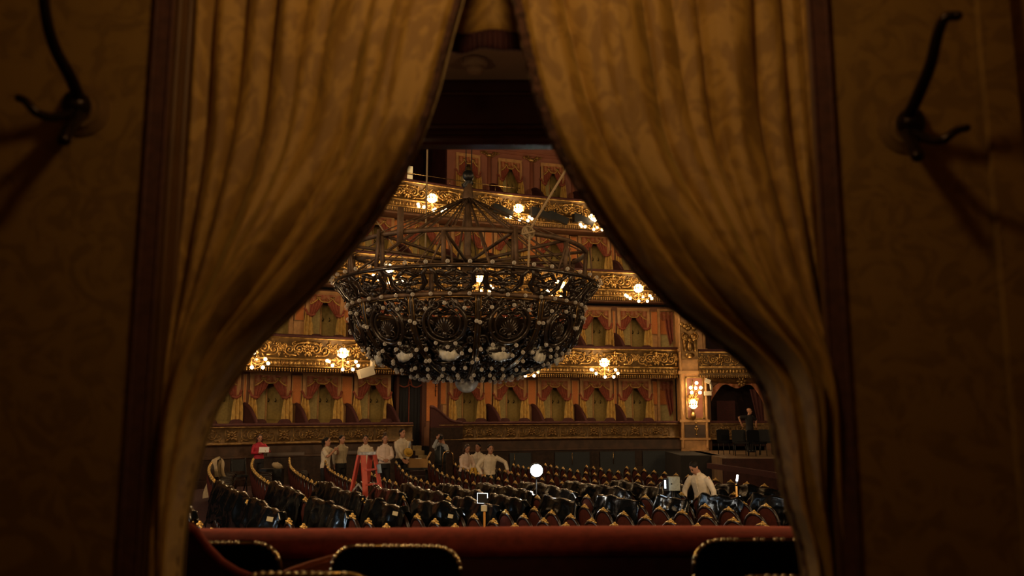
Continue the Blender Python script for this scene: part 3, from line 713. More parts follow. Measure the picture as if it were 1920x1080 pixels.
def soffit(ti, s0, s1):
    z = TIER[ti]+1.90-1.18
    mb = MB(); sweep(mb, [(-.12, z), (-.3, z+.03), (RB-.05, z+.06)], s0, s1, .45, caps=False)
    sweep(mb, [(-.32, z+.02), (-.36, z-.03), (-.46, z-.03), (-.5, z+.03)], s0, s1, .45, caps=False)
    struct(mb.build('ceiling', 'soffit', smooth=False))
    mb = MB(); sweep(mb, [(-.1, TIER[ti]+BF), (RB-.6, TIER[ti]+BF)], s0, s1, .45, caps=False)
    struct(mb.build('floor', 'boxfloor', smooth=False))
S0 = .6
front(0, S0, S_GAP0, 'gilded parapet with rosette and scroll panels, lowest tier, left of the stairs', BAYS[2]+.05)
front(0, S_GAP1, S_END, 'gilded parapet with rosette and scroll panels, lowest tier, right of the stairs', s_at(879, 0, 1.6))
front(1, S0, S_END, 'bright gilded scrollwork balcony front of the second tier')
front(2, S0, S_END, 'gilded scrollwork balcony front of the third tier behind the chandelier')
tf = front(3, S0, S_END, 'gilded scrollwork balcony front of the top tier with a brass handrail')
# brass handrail of the top tier
mb = MB(); zt = TIER[3]+1.9; sA, sB = s_at(700, -.05, zt+.2), s_at(975, -.05, zt+.2)
mb.tube([(*cur(s, -.05)[:2], zt+.27) for s in np.linspace(sA, sB, 30)], .016, 6)
hr = mb.build('handrail', 'brass', tf)
for s in np.linspace(sA+.2, sB-.1, 7):
    mb = MB(); x, y, _ = cur(s, -.05); mb.tube([(x, y, zt+.02), (x, y, zt+.27)], .012, 5); mb.build('handrail_post', 'brass', hr)
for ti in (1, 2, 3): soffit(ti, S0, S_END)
mb = MB(); sweep(mb, [(-.1, BF), (RB-.6, BF)], S0, S_GAP0, .45, caps=False); sweep(mb, [(-.1, BF), (RB-.6, BF)], S_GAP1, S_END, .45, caps=False); struct(mb.build('floor', 'boxfloor', smooth=False))
GAPBAY = 5
for ti in range(4):
    zt = TIER[ti]+BF; top = [3.72, 6.70, 9.60, 14.6][ti]
    if ti in (0, 3):
        sa, sb = (S_GAP0-.35, S_GAP1+.35) if ti == 0 else (s_at(764, RB, 12), s_at(838, RB, 12))
        bl = [b for k, b in enumerate(BAYS) if k != GAPBAY]
        backwall(ti, [b for b in bl if b < sa], S0, sa, top, zt); backwall(ti, [b for b in bl if b > sb], sb, S_END+.3, top, zt)
    else: backwall(ti, BAYS, S0, S_END+.3, top, zt)
    for bi, s in enumerate(BAYS):
        if ti in (0, 3) and bi == GAPBAY: continue
        shown = bi > (0, 2, 3, 4)[ti] and not (ti == 3 and bi > 8)
        bay(ti, bi, s, shown)
        if not shown: continue
        if bi+1 < NB:
            fs = (s+BAYS[bi+1])/2
            if ti == 0 and bi+1 == GAPBAY: fs = S_GAP0-.42
            fin(ti, bi, fs)
        for side, ds in (('left', -.42), ('right', .22)):
            armchair(ti, bi, s+ds, -.55, side, (.25 if side == 'left' else -.3))
# the bay next to the proscenium: a narrow framed side curtain
for ti in (0, 1):
    s = s_at(1249, RB+.05, TIER[ti]+2.9); x, y, r = cur(s, RB); z = TIER[ti]+BF
    c = thing('side_box_curtain', 'narrow red side curtain beside the proscenium pillar, %s' % TN[ti], 'curtain', (x, y, z), r)
    mb = MB()
    for sx in (-1, 1): mb.box((sx*.33, -.06, 1.27), (.1, .12, 2.54))
    mb.box((0, -.06, 2.58), (.76, .12, .1)); mb.box((0, -.02, 1.25), (.6, .03, 2.5), mi=1)
    mb.build('frame', ['frame', 'olive'], c, smooth=False)
    mb = MB()
    def sf(u, v): return (lerp(lerp(-.1, .12, v**1.4), .28, u), -.10-.025*math.sin(14*u), 2.45-v*1.15-.25*v*(1-u))
    mb.grid(sf, 16, 8); mb.build('curtain_panel', 'redcloth', c)
    mb = MB()
    def sf2(u, v): return (lerp(-.28, .28, u), -.12-.01*math.sin(20*u), 2.5-v*(.28+.1*abs(math.sin(7*u))))
    mb.grid(sf2, 16, 4); mb.build('pelmet', 'pelmet', c)
# top tier: half columns with capitals between the bays
for k, bi in enumerate((5, 6, 7, 8, 9)):
    s = (BAYS[bi]+BAYS[bi+1])/2+.03; x, y, r = cur(s, RB); z = TIER[3]+BF
    if bi == 5: continue
    p = thing('half_column', 'slender rose half column with gilt capital, top tier, %s visible from the left' % ORD[k-1], 'column', (x, y, z), r, 'half columns of the top tier')
    mb = MB(); mb.tube([(0, 0, 0), (0, -.02, 2.75)], [.10, .085], 10); mb.build('shaft', 'wallrose', p)
    mb = MB(); mb.ball((0, -.05, 2.82), (.15, .1, .10), 8, 5)
    for sx in (-1, 1): spiral(mb, sx*.2, 2.9, .09, math.pi/2, 1.2, -sx, .025, (0, 2.76), -.1); leaf(mb, sx*.12, 2.74, math.pi/2, .15, .03, -.1, -sx*.5); spiral(mb, sx*.36, 2.92, .06, 0, 1, sx, .02, None, -.1)
    mb.build('capital', 'goldmid', p)
mb = MB(); z = TIER[3]+BF
for q in (2.99, 3.12): sweep(mb, [(RB, z+q), (RB+.05, z+q+.015), (RB+.05, z+q+.04), (RB, z+q+.05)], s_at(840, RB, 13), S_END, .4)
struct(mb.build('trim_7', 'wallrose', smooth=False))
# dark opening in the top tier, lit room and shelves beyond
sg0, sg1 = s_at(764, RB, 12), s_at(838, RB, 12); x, y, r = cur((sg0+sg1)/2, RB); wd = sg1-sg0
e = struct(ob('door_50', None, None, (x, y, TIER[3]+BF), r))
mb = MB(); mb.box((-.9, 2.2, 2.5), (wd+2.6, .1, 5)); mb.box((wd/2+.02, 1.1, 2.5), (.06, 2.2, 5)); mb.build('passage_wall', 'darkwood', e, smooth=False)
mb = MB(); mb.box((-wd/2+.32, .9, 1.55), (.62, .03, 1.3)); mb.build('lit_doorway', 'doorlit', e, smooth=False)
for q in (1.0, 1.42, 1.84): mb = MB(); mb.box((-wd/2+.32, .86, q), (.66, .03, .03)); mb.build('glazing_bar', 'darkwood', e, smooth=False)
for q in (1.55, 2.15, 2.35): mb = MB(); mb.tube([(-.3, 1.6, q+.1), (.0, 1.62, q), (.35, 1.6, q+.02)], .014, 5); mb.build('hanging_cable', 'cable', e)
# stalls passage: black door curtain, pelmet, silk panel, volute
sd = s_at(767, RB-.1, 2.9); x, y, r = cur(sd, RB-.1)
d_ = struct(ob('door_51', None, None, (x, y, BF), r))
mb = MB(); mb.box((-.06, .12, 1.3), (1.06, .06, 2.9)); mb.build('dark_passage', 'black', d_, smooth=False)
mb = MB(); mb.box((.50, -.05, 1.3), (.10, .3, 2.7)); mb.box((-.54, -.05, 1.3), (.10, .3, 2.7)); mb.box((0, -.02, 2.68), (1.1, .3, .12)); mb.build('jamb', 'redtrim', d_, smooth=False)
t = thing('passage_curtain', 'black double curtain closing the stalls passage above the stairs', 'curtain', (x, y, BF), r)
for sx in (-1, 1):
    mb = MB(); mb.grid(lambda u, v: (sx*(.01+.46*u)-.03, -.02-.025*math.sin(20*u), lerp(2.3, -.0, v)), 20, 2); mb.build('curtain_panel', 'blackshirt', t)
mb = MB(); mb.tube([(-.03, -.06, 2.2), (-.03, -.06, .0)], .018, 5); o = mb.build('edge_braid', 'redcloth', t); o['label'] = 'rust red edge braid'
mb = MB(); mb.grid(lambda u, v: (lerp(-.5, .47, u), -.09, 2.62-v*(.34+.1*abs(math.sin(2*math.pi*u)))), 24, 2); pm = mb.build('pelmet', 'blackshirt', t)
mb = MB()
zz = lambda u: 2.62-(.34+.1*abs(math.sin(2*math.pi*u)))
mb.tube([(lerp(-.5, .47, u), -.11, zz(u)) for u in np.linspace(0, 1, 40)], .026, 6)
mb.tube([(-.10, -.11, zz(.42)), (-.05, -.11, 2.45), (-.03, -.11, 2.6)], .024, 6); mb.tube([(.06, -.11, zz(.58)), (.0, -.11, 2.45), (-.02, -.11, 2.6)], .024, 6)
o = mb.build('pelmet_braid', 'redcloth', pm); o['label'] = 'orange red scalloped braid'
s = s_at(809, RB, 2.9); x, y, r = cur(s, RB); e = struct(ob('wall_far', None, None, (x, y, BF), r))
mb = MB(); mb.box((0.02, 0, 1.35), (.9, .06, 2.75)); mb.build('pier', 'wallbrown', e, smooth=False)
mb = MB(); mb.box((0, -.05, 1.72), (.46, .03, 1.62)); mb.build('silk_panel', 'orange', e, smooth=False)
mb = MB(); mb.box((-.30, -.05, 1.72), (.1, .06, 2.0)); mb.box((.30, -.05, 1.72), (.1, .06, 2.0)); mb.build('pier_moulding', 'redtrim', e, smooth=False)
mb = MB(); mb.tube([(.13, -.08, 2.4), (.13, -.09, 1.85)], .014, 5); mb.ball((.13, -.09, 2.3), .03, 6, 4); mb.ball((.13, -.09, 1.86), .022, 6, 4)
for q in (2.22, 2.05): mb.box((.15, -.09, q), (.1, .02, .02))
t = tag(mb.build('wall_bracket', 'hook', None, loc=(x, y, BF), rot=r), 'dark bronze bracket on the orange panel right of the passage', 'bracket')
# volute wall ending the right hand parapet
s = S_GAP1+.05; x, y, r = cur(s, -.05)
v_ = thing('volute_wall', 'dark red curled velvet wall end right of the stairs', 'divider', (x, y, 0), r)
P = [(-.38, 2.48), (-.28, 2.47), (-.15, 2.40), (.05, 2.26), (.22, 2.12), (.4, 2.0), (.6, 1.94), (.9, 1.92)]
mb = MB(); mb.prism(P+[(.9, 1.75), (-.38, 1.75)], lambda a, b, t: (a, t, b), (-.6, -.5)); mb.build('panel', 'velvetdark', v_, smooth=False)
mb = MB(); mb.box((.26, -.55, .8), (1.28, .12, 1.9)); mb.build('marble_end', 'marble', v_, smooth=False)
mb = MB(); mb.tube([(a, -.55, b) for a, b in P], .07, 8); mb.build('padded_roll', 'velvetdark', v_)
v_.location = Vector((x, y, 0))+Vector((math.sin(r)*-.55, math.cos(r)*.55, 0))*.9
# plinth below the lowest tier
def plinth(s0, s1):
    mb = MB(); sweep(mb, [(-.08, 1.26), (-.02, 1.24), (-.04, 1.22), (-.04, .94), (-.0, .93), (0, .86), (-.05, .84)], s0, s1, .4); w = struct(mb.build('wall_base', 'marblelight', smooth=False))
    mb = MB(); sweep(mb, [(-.05, .86), (-.05, .22), (.02, .20), (.02, -.5)], s0, s1, .4); mb.build('marble_dado', 'marble', w, smooth=False)
    return w
w1 = plinth(S0, S_GAP0); w2 = plinth(S_GAP1, S_END+.2)
for px0, px1 in ((500, 570), (650, 672), (701, 713)):
    mb = MB(); sweep(mb, [(.03, 1.0), (.04, 1.0), (.04, .90), (.03, .90)], s_at(px0, 0, .95), s_at(px1, 0, .95), .4); o = mb.build('marble_strip', 'greystrip', w1, smooth=False)
for px0, px1 in ((955, 995), (1040, 1105), (1125, 1190), (1205, 1262)):
    mb = MB(); sweep(mb, [(.03, .78), (.04, .78), (.04, -.3), (.03, -.3)], s_at(px0, 0, .3), s_at(px1, 0, .3), .4); mb.build('vent_panel', 'vest', w2, smooth=False)
for px in (965, 1073, 1150):
    s = s_at(px, .06, .6); x, y, r = cur(s, .06); mb = MB(); mb.tube([(x, y, .75), (x, y, .3)], .012, 5); mb.build('pull_rod', 'brass', w2)
# ---- stairs in the passage: dark carpet with cream stone ends
sm = (S_GAP0+S_GAP1)/2; x, y, r = cur(sm, .55)
st = thing('stalls_stairs', 'short flight of dark carpeted stairs with cream stone ends, below the black curtain', 'stairs', (x, y, -.05), r)
for k in range(7):
    h = .16*(k+1); yy = .26*k
    mb = MB(); mb.box((-.20, yy+.13+.8, h/2), (.95, .26+1.6, h)) if False else mb.box((-.45, yy+.13, h/2), (.8, .26, h)); mb.build('step', 'carpet', st, smooth=False)
    mb = MB(); mb.box((.13, yy+.13, h/2), (.36, .262, h+.006)); o = mb.build('stone_end', 'cream', st, smooth=False); o['label'] = 'cream stone step end'
mb = MB(); mb.box((-.27, 1.97, .55), (1.15, .30, 1.1)); mb.build('landing', 'carpet', st, smooth=False)

# ---- proscenium pillar, stage box
def wz(px, py, D): return at(px, py, D)
PD = 33.1
xa, xb = at(1276, 750, PD).x, at(1326, 750, PD).x; xc = (xa+xb)/2; pwid = xb-xa
e = struct(ob('wall_right', None, None, (xc, PD, 0)))
mb = MB(); mb.box((0, .35, 6.5), (pwid, .7, 14)); mb.build('pillar', 'frame', e, smooth=False)
mb = MB()
for q in (-1, 1): mb.tube([(q*(pwid/2-.05), -.02, .9), (q*(pwid/2-.05), -.02, 13)], .06, 8)
for z, h in ((1.95, .10), (1.25, .08), (3.85, .14), (4.75, .10), (6.9, .14), (7.9, .1)): mb.box((0, 0, z), (pwid+.12, .16, h))
mb.build('pillar_moulding', 'frame', e, smooth=False)
mb = MB(); mb.box((.03, -.02, 2.85), (.62, .04, 1.55)); mb.build('inset_panel', 'wallrose', e, smooth=False)
mb = MB()
for q in (-1, 1): mb.box((.03+q*.33, -.04, 2.85), (.05, .06, 1.65)); mb.box((.03, -.04, 2.85+q*.80), (.7, .06, .05))
mb.build('panel_moulding', 'goldmid', e, smooth=False)
mb = MB(); mb.box((0, -.02, 1.55), (.8, .06, .5)); mb.build('lower_panel', 'marblelight', e, smooth=False)
mb = MB(); mb.tube([(.05, -.06, 1.75), (.05, -.07, 1.38)], .02, 6); mb.ball((.05, -.08, 1.72), .05, 7, 5); mb.ball((.05, -.08, 1.42), .04, 7, 5); mb.ball((.05, -.07, 1.86), .045, 7, 5)
for q in (-.08, .08): leaf(mb, .05, 1.58, 1.57+q*8, .12, .03, -.06, 0)
mb.build('bracket', 'goldmid', e)
# relief with vases and putto beside the second tier
c = at(1292, 638, PD-.1)
rl = thing('relief_group', 'dark gilded relief of curled volutes and a putto on the pillar', 'relief', (c.x, PD-.14, c.z-.75))
mb = MB(); mb.box((0, 0, .75), (.66, .06, 1.5)); mb.build('niche', 'golddark', rl, smooth=False)
mb = MB(); g = rng(4)
for sx in (-1, 1):
    mb.ball((sx*.17, -.08, .86), (.16, .12, .17), 9, 6); spiral(mb, sx*.18, .88, .15, math.pi/2, 1.4, -sx, .04, None, -.14); mb.tube([(sx*.2, -.08, .75), (sx*.2, -.1, .3)], [.09, .05], 7)
    for k in range(5): leaf(mb, sx*g.uniform(.02, .25), g.uniform(1.1, 1.35), g.uniform(.5, 2.6), .2, .06, -.08, .5)
mb.ball((0, -.1, .5), (.12, .1, .2), 8, 6); mb.ball((0, -.12, .74), .09, 8, 6); mb.ball((-.02, -.1, .14), (.2, .12, .12), 8, 5); mb.ball((-.15, -.1, 1.3), (.12, .09, .1), 8, 5)
mb.build('carving', 'goldmid', rl)
# stage box
SD = 33.5
xA, xB = at(1327, 760, SD).x, at(1475, 760, SD).x; sw = xB-xA
w = struct(ob('wall_right', None, None, (xA, SD, 0)))
zo0, zo1 = 1.9, 3.62
P = [(0, .6), (sw, .6), (sw, 4.9), (0, 4.9)]
mb = MB()
for a, b, z0, z1 in ((0, .12, .6, 4.0), (2.25, sw, .6, 4.0)): mb.box(((a+b)/2, .1, (z0+z1)/2), (b-a, .2, z1-z0))
arch = [(lerp(.1, 2.27, t), 3.12+.52*math.sin(math.pi*min(1, max(0, t)))**.6) for t in np.linspace(0, 1, 17)]
mb.prism([(.1, 4.0)]+arch+[(2.27, 4.0)], lambda a, b, t: (a, t, b), (0, .2))
mb.build('arch_wall', 'soffit', w, smooth=False)
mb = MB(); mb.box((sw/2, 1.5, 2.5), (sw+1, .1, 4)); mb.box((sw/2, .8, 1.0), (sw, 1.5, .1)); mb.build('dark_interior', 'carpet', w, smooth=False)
t = thing('stage_box_drapery', 'red arched pelmet and shade-darkened side curtain of the stage box right of the pillar', 'curtain', (xA, SD, 0))
mb = MB()
def av(u, v):
    x = lerp(.14, 2.24, u); zt = 3.12+.52*math.sin(math.pi*u)**.6
    return (x, -.03-.02*math.sin(50*u), zt-v*(.28+.12*math.cos(4*math.pi*u)*1+.10*ss(.8, 1, u)))
mb.grid(av, 50, 4); mb.build('pelmet', 'pelmet', t)
mb = MB(); mb.grid(lambda u, v: (lerp(lerp(1.72, 1.98, v), 2.24, u), .06-.03*math.sin(18*u), lerp(3.2, 1.9, v)), 16, 4); mb.build('curtain_panel', 'velvetdark', t)  # darker velvet puts the dim light of the stage box into the cloth
mb = MB(); mb.box((.95, .9, 2.35), (.75, .05, .8)); mb.build('panel', 'velvetdark', w, smooth=False)
def small_front(label, x0, x1, yy, z, ti):
    root = thing('balcony', label, 'balcony', ((x0+x1)/2, yy, 0)); wd = x1-x0
    mb = MB(); mb.box((0, -.02, z+.01), (wd, .22, .09)); mb.build('velvet_rail', 'velvetdark', root, smooth=False)
    mb = MB(); mb.box((0, .05, z-.35), (wd, .16, .66)); mb.build('backing', 'goldback', root, smooth=False)
    mb = MB(); mb.box((0, -.06, z-.07), (wd, .06, .04)); mb.box((0, -.06, z-.66), (wd, .08, .05)); mb.build('gilt_moulding', 'goldmid' if ti else 'golddark', root, smooth=False)
    if ti:
        n = 2
        for i in range(n): ob('scrollwork', FM['scm%d' % (i % 2)], root, (-wd/2+(i+.5)*wd/n, -.05, z-.38), 0, (wd/n/MODW, 1, .9))
        mb = MB(); mb.box((0, .0, z-.86), (wd, .16, .36)); mb.build('backing', 'goldback', root, smooth=False)
        for i in range(n): ob('egg_and_dart', FM['egg'], root, (-wd/2+(i+.5)*wd/n, -.10, z-.72), 0, (wd/n/MODW, 1, 1)); ob('bead_band', FM['bead'], root, (-wd/2+(i+.5)*wd/n, -.09, z-1.0), 0, (wd/n/MODW, 1, 1))
    else:
        for i in range(3): ob('relief_panel', FM['low'], root, (-wd/2+(i+.5)*wd/3, -.04, z-.36), 0, (wd/3/1.2, 1, 1))
    return root
small_front('dark gilded parapet of the stage box at floor level, right of the pillar', xA, xB, SD-.1, 1.9, 0)
x1_, x2_ = at(1310, 690, SD-.5).x, at(1470, 690, SD-.5).x
sf_ = small_front('gilded scrollwork front of the upper stage box, right of the pillar', x1_, x2_, SD-.5, 4.72, 1)
mb = MB()
def uf(u, v): return (lerp(-(x2_-x1_)/2, (x2_-x1_)/2, u), .0+.55*v, 3.72-.32*math.sin(math.pi*v/2)*math.sin(math.pi*u)**.5)
mb.grid(uf, 24, 6); 
for k in range(9): x = lerp(-1.4, 1.4, k/8); mb.tube([(x*.5, .1, 3.62), (x, .02, 3.72)], .03, 5); 
rosette(mb, 0, 3.48, .22, .05, 7)
mb.build('carved_underside', 'golddark', sf_)
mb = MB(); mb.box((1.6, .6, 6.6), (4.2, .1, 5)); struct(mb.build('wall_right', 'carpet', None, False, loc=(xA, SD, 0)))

# ---- lamps
def lamp_meshes():
    d = {}
    mb = MB(); mb.lathe([(.02, -.17), (.10, -.16), (.17, -.09), (.185, .0), (.16, .07), (.12, .11)], 14); mb.lathe([(.12, .11), (.08, .14), (.01, .15)], 14); d['bowl'] = mb.mesh('glass_bowl', 'bowlon')
    mb = MB()
    for k in range(10):
        a = k*.628; x, y = .2*math.cos(a), .2*math.sin(a)
        mb.tube([(x*.95, y*.95, -.06), (x*1.12, y*1.12, .08), (x*1.3, y*1.3, .2)], [.03, .022, .006], 5); mb.ball((x*1.05, y*1.05, -.1), .028, 5, 4)
    mb.tube([(.2*math.cos(a), .2*math.sin(a), -.02) for a in np.linspace(0, 2*math.pi, 21)[:-1]], .016, 5, closed=True)
    d['crown'] = mb.mesh('crown', 'gold')
    mb = MB(); mb.tube([(0, 0, -.1), (0, 0, -.3), (0, 0, -.52)], [.05, .025, .04], 8); mb.ball((0, 0, -.3), .05, 8, 5); mb.ball((0, 0, -.5), .06, 8, 5); mb.tube([(0, .04, .1), (0, .2, .16), (0, .42, .12)], .03, 6); d['stem'] = mb.mesh('stem', 'gold')
    mb = MB(); mb.tube([(0, 0, -.42), (.16, 0, -.50), (.32, 0, -.46), (.42, 0, -.38), (.46, 0, -.42)], .013, 5); spiral(mb, .2, -.40, .06, 0, 1, 1, .01); d['arm'] = mb.mesh('arm', 'gold')
    mb = MB(); mb.ball((0, 0, 0), .056, 10, 7); d['globe'] = mb.mesh('globe', 'bulbon')
    return d
LM = lamp_meshes()
LAMPS = []
def lamp(ti, px, py, label, out=.42, n=9, gz=-.46, R=.52, power=46):
    zz = at(px, py, 30).z
    for _ in range(6):
        s = s_at(px, out, zz); x, y, r = cur(s, out); zz = at(px, py, y).z
    L = thing('balcony_lamp', label, 'lamp', (x, y, zz), r, 'lamps of the balcony fronts')
    b = ob('glass_bowl', LM['bowl'], L); ob('crown', LM['crown'], b); ob('stem', LM['stem'], L)
    for k in range(n):
        a = 2*math.pi*(k+.3)/n
        if .3*math.pi < a < .7*math.pi: continue
        dz = -.32*max(0, -math.sin(a))+.17; ar = ob('arm', LM['arm'], L, (0, 0, dz), a, (R/.46, R/.46, 1)); ob('globe', LM['globe'], ar, (.46, 0, gz), None, (.46/R, .46/R, 1))
    p = plight('lamp_glow', (x+.16*math.sin(r), y-.16*math.cos(r), zz-.05), power, WARM, .16); p.parent = L; p.matrix_parent_inverse = Matrix(); p.location = (0, -.26, -.02)
    p2 = plight('lamp_glow', (0, 0, 0), power*.35, WARM, .3); p2.parent = L; p2.location = (0, -.1, -.5)
lamp(1, 472, 655, 'lit globe lamp on the second-tier front, at the edge of the left curtain')
lamp(1, 643, 661, 'lit globe lamp on the second-tier front, left of the chandelier')
lamp(1, 815, 668, 'lit globe lamp on the second-tier front, hidden behind the chandelier bowl')
lamp(1, 983, 676, 'lit globe lamp on the second-tier front, under the right of the chandelier')
lamp(1, 1133, 679, 'lit globe lamp on the second-tier front, right of the chandelier')
lamp(2, 728, 503, 'lit globe lamp on the third-tier front, seen through the left of the chandelier cage')
lamp(2, 899, 520, 'lit globe lamp on the third-tier front, seen through the middle of the chandelier frieze')
lamp(2, 1050, 532, 'lit globe lamp on the third-tier front, seen through the right of the chandelier frieze')
lamp(2, 1197, 540, 'lit globe lamp on the third-tier front, beside the right curtain')
lamp(3, 810, 371, 'lit globe lamp on the top-tier front, nearest the left curtain')
lamp(3, 972, 390, 'lit globe lamp on the top-tier front, right of the chandelier mast')
lamp(3, 1112, 408, 'lit globe lamp on the top-tier front, at the edge of the right curtain')
# wall sconce on the pillar
c = at(1300, 757, PD-.3)
L = thing('wall_sconce', 'tall gilt wall sconce with six lit globes above a lit bowl, on the proscenium pillar', 'lamp', (c.x, PD-.30, c.z))
b = ob('glass_bowl', LM['bowl'], L, None, None, (.85, .85, 1.1)); ob('crown', LM['crown'], b)
mb = MB(); mb.tube([(0, .2, -.6), (0, .1, -.3), (0, .12, .2), (0, .1, .6), (.02, .1, .95)], [.02, .06, .05, .035, .02], 8); g = rng(9)
for k in range(16): leaf(mb, g.uniform(-.2, .2), g.uniform(.15, .5), g.uniform(0, 6.28), .16, .03, .05, .8)
leaf(mb, 0, -.3, -1.57, .35, .08, .1, 0); mb.build('gilt_stem', 'gold', L)
for px, py in ((1306, 718), (1295, 727), (1304.5, 727.5), (1314, 727), (1297, 736), (1312.5, 736)):
    q = at(px, py, PD-.45)-Vector((c.x, PD-.30, c.z)); gl = ob('globe', LM['globe'], L, q, None, 1.15); 
    mb = MB(); mb.tube([(0, .1, q.z-.25), tuple(q*.7+Vector((0, .05, q.z*.3-.1))), tuple(q)], .014, 5); mb.build('arm', 'gold', L)
p = plight('lamp_glow', (c.x, PD-.65, c.z+.1), 16, WARM, .15)
p = plight('lamp_glow', (c.x, PD-.75, c.z+.75), 14, WARM, .2)
# spotlights below the top tier, loudspeaker, floodlight
def spot(px, py, label, s_=1):
    z = at(px, py, 30).z
    for _ in range(6): s = s_at(px, .35, z); x, y, r = cur(s, .35); z = at(px, py, y).z
    L = thing('stage_spotlight', label, 'spotlight', (x, y, z), r, 'spotlights under the top tier')
    mb = MB(); mb.bar((-.32*s_, 0, .10), (.34*s_, -.05, -.14), .24*s_, .26*s_); mb.build('housing', 'black', L, smooth=False)
    mb = MB(); mb.box((-.36*s_, 0, .06), (.22*s_, .3*s_, .34*s_)); mb.build('rear_cap', 'black', L, smooth=False)
    mb = MB(); mb.tube([(-.1, .0, .1), (-.1, .1, .36), (-.1, .33, .40)], .025, 5); mb.build('yoke', 'black', L)
spot(944, 396, 'black stage spotlight under the top tier, first from the left')
spot(1016, 401, 'black stage spotlight under the top tier, second from the left'); spot(1048, 409, 'black stage spotlight under the top tier, third from the left')
spot(1096, 413, 'black stage spotlight under the top tier, beside the right curtain')
z = at(688, 688, 30).z; s = s_at(688, .3, z); x, y, r = cur(s, .3); z = at(684, 697, y).z
L = thing('house_loudspeaker', 'white angled loudspeaker hung under the second tier beside the chandelier', 'loudspeaker', (x, y, z), r)
mb = MB(); mb.bar((-.28, 0, -.10), (.22, 0, .06), .3, .30); mb.build('cabinet', 'white', L, smooth=False)
mb = MB(); mb.tube([(.22, .05, .12), (.22, .05, .42)], .085, 12); mb.build('bracket', 'white', L)
mb = MB(); mb.box((.22, .1, .48), (.2, .3, .12)); mb.build('mount', 'black', L, smooth=False)
q = at(1328, 727, PD-.3)
L = thing('box_floodlight', 'white floodlight and junction box beside the pillar sconce', 'floodlight', (q.x, PD-.25, q.z))
mb = MB(); mb.box((-.02, 0, -.22), (.26, .2, .16)); mb.build('junction_box', 'white', L, smooth=False)
mb = MB(); mb.bar((-.1, 0, .30), (.08, 0, .22), .16, .16); mb.build('lamp_head', 'white', L, smooth=False)
mb = MB(); mb.tube([(.1, 0, .22), (.12, 0, -.1)], .04, 6); mb.tube([(.1, 0, .2), (.18, .02, .05), (.16, 0, -.15)], .015, 5); mb.build('arm', 'white', L)
# ================================================================== the chandelier
CX, CY, CB = -.93, 17.0, 2.71
ch = thing('chandelier', 'huge dark bronze bowl chandelier lowered in mid auditorium, studded with unlit clear bulbs', 'chandelier', (CX, CY, CB))
BP = np.array([(2.36, 4.40), (2.33, 4.20), (2.28, 3.98), (2.19, 3.78), (2.05, 3.60), (1.83, 3.42), (1.55, 3.27), (1.2, 3.14), (.8, 3.05), (.4, 3.0), (.22, 2.99)])
BPs = np.r_[0, np.cumsum(np.linalg.norm(np.diff(BP, axis=0), axis=1))]
def bprof(t):
    r = np.interp(t, BPs, BP[:, 0]); z = np.interp(t, BPs, BP[:, 1]); r2 = np.interp(t+.05, BPs, BP[:, 0]); z2 = np.interp(t+.05, BPs, BP[:, 1]); r1 = np.interp(t-.05, BPs, BP[:, 0]); z1 = np.interp(t-.05, BPs, BP[:, 1])
    d = np.array([r2-r1, z2-z1]); d /= np.linalg.norm(d); return r, z, -d[1], d[0]      # normal (outwards, down)
def on_bowl(t, a, h=0):
    r, z, nr, nz = bprof(t); r += nr*h; z += nz*h
    return (r*math.sin(a), -r*math.cos(a), z-CB)
FR0, FZ0, FR1, FZ1 = 2.37, 4.44, 2.71, 4.86
def on_frieze(t, a, h=0):
    k = t; r = lerp(FR0, FR1, k)-.05*math.sin(math.pi*k)+h*.78; z = lerp(FZ0, FZ1, k)-h*.62
    return (r*math.sin(a), -r*math.cos(a), z-CB)
A0 = math.radians(8)
# inner shell and rings
mb = MB(); mb.lathe([(bprof(t)[0]-.09, bprof(t)[1]-CB+.03) for t in np.linspace(.42, BPs[-1], 20)], 48); mb.build('bowl_shell', 'bronze', ch)
def ring(name, r, z, w, m, n=96, parent=None): mb = MB(); mb.tube([(r*math.sin(a), -r*math.cos(a), z-CB) for a in np.linspace(0, 2*math.pi, n+1)[:-1]], w, 7, closed=True); return mb.build(name, m, parent or ch)
ring('rim_ring', FR1, FZ1+.01, .03, 'bronze'); ring('rim_ring', FR1-.03, FZ1+.05, .02, 'bronzepipe')
ring('frieze_ring', FR0+.01, FZ0-.02, .042, 'bronzepipe'); ring('frieze_ring', FR0+.0, FZ0-.075, .02, 'bronzegold')
r_, z_, _, _ = bprof(1.55); ring('bowl_ring', r_, z_, .03, 'bronze')
r_, z_, _, _ = bprof(2.25); ring('bowl_ring', r_, z_, .025, 'bronze')
# frieze modules
mb = MB(); w, h = .70, 1.0
def fm(mb):
    u = .045
    for sx in (-1, 1):
        spiral(mb, sx*.17, .02, .155, math.pi/2, 1.35, sx, u*.9, (0, .40), 0, 6)
        mb.tube([(sx*.02, 0, -.45), (sx*.18, -.02, -.34), (sx*.29, -.03, -.05), (sx*.27, -.02, .25), (sx*.33, 0, .46)], [u*.6, u*.85, u, u*.85, u*.6], 6, up=(0, -1, 0))
        spiral(mb, sx*.24, .30, .075, 0, 1.1, -sx, u*.55); spiral(mb, sx*.27, -.30, .07, math.pi, 1.1, sx, u*.55)
        leaf(mb, sx*.10, -.40, math.pi/2-sx*.6, .18, .035, -.02, sx*.9)
    for k in range(5): leaf(mb, 0, -.12, math.pi/2+(k-2)*.55, .20, .035, -.03, 0)
    leaf(mb, 0, -.48, math.pi/2, .3, .05, -.03, 0); mb.ball((0, -.05, -.14), .05, 7, 5); mb.ball((0, -.03, .42), .045, 6, 4)
    return mb
NM = 18
for variant in (0, 1): pass
fmb = fm(MB()); ang = 2*math.pi/NM; rr = (FR0+FR1)/2
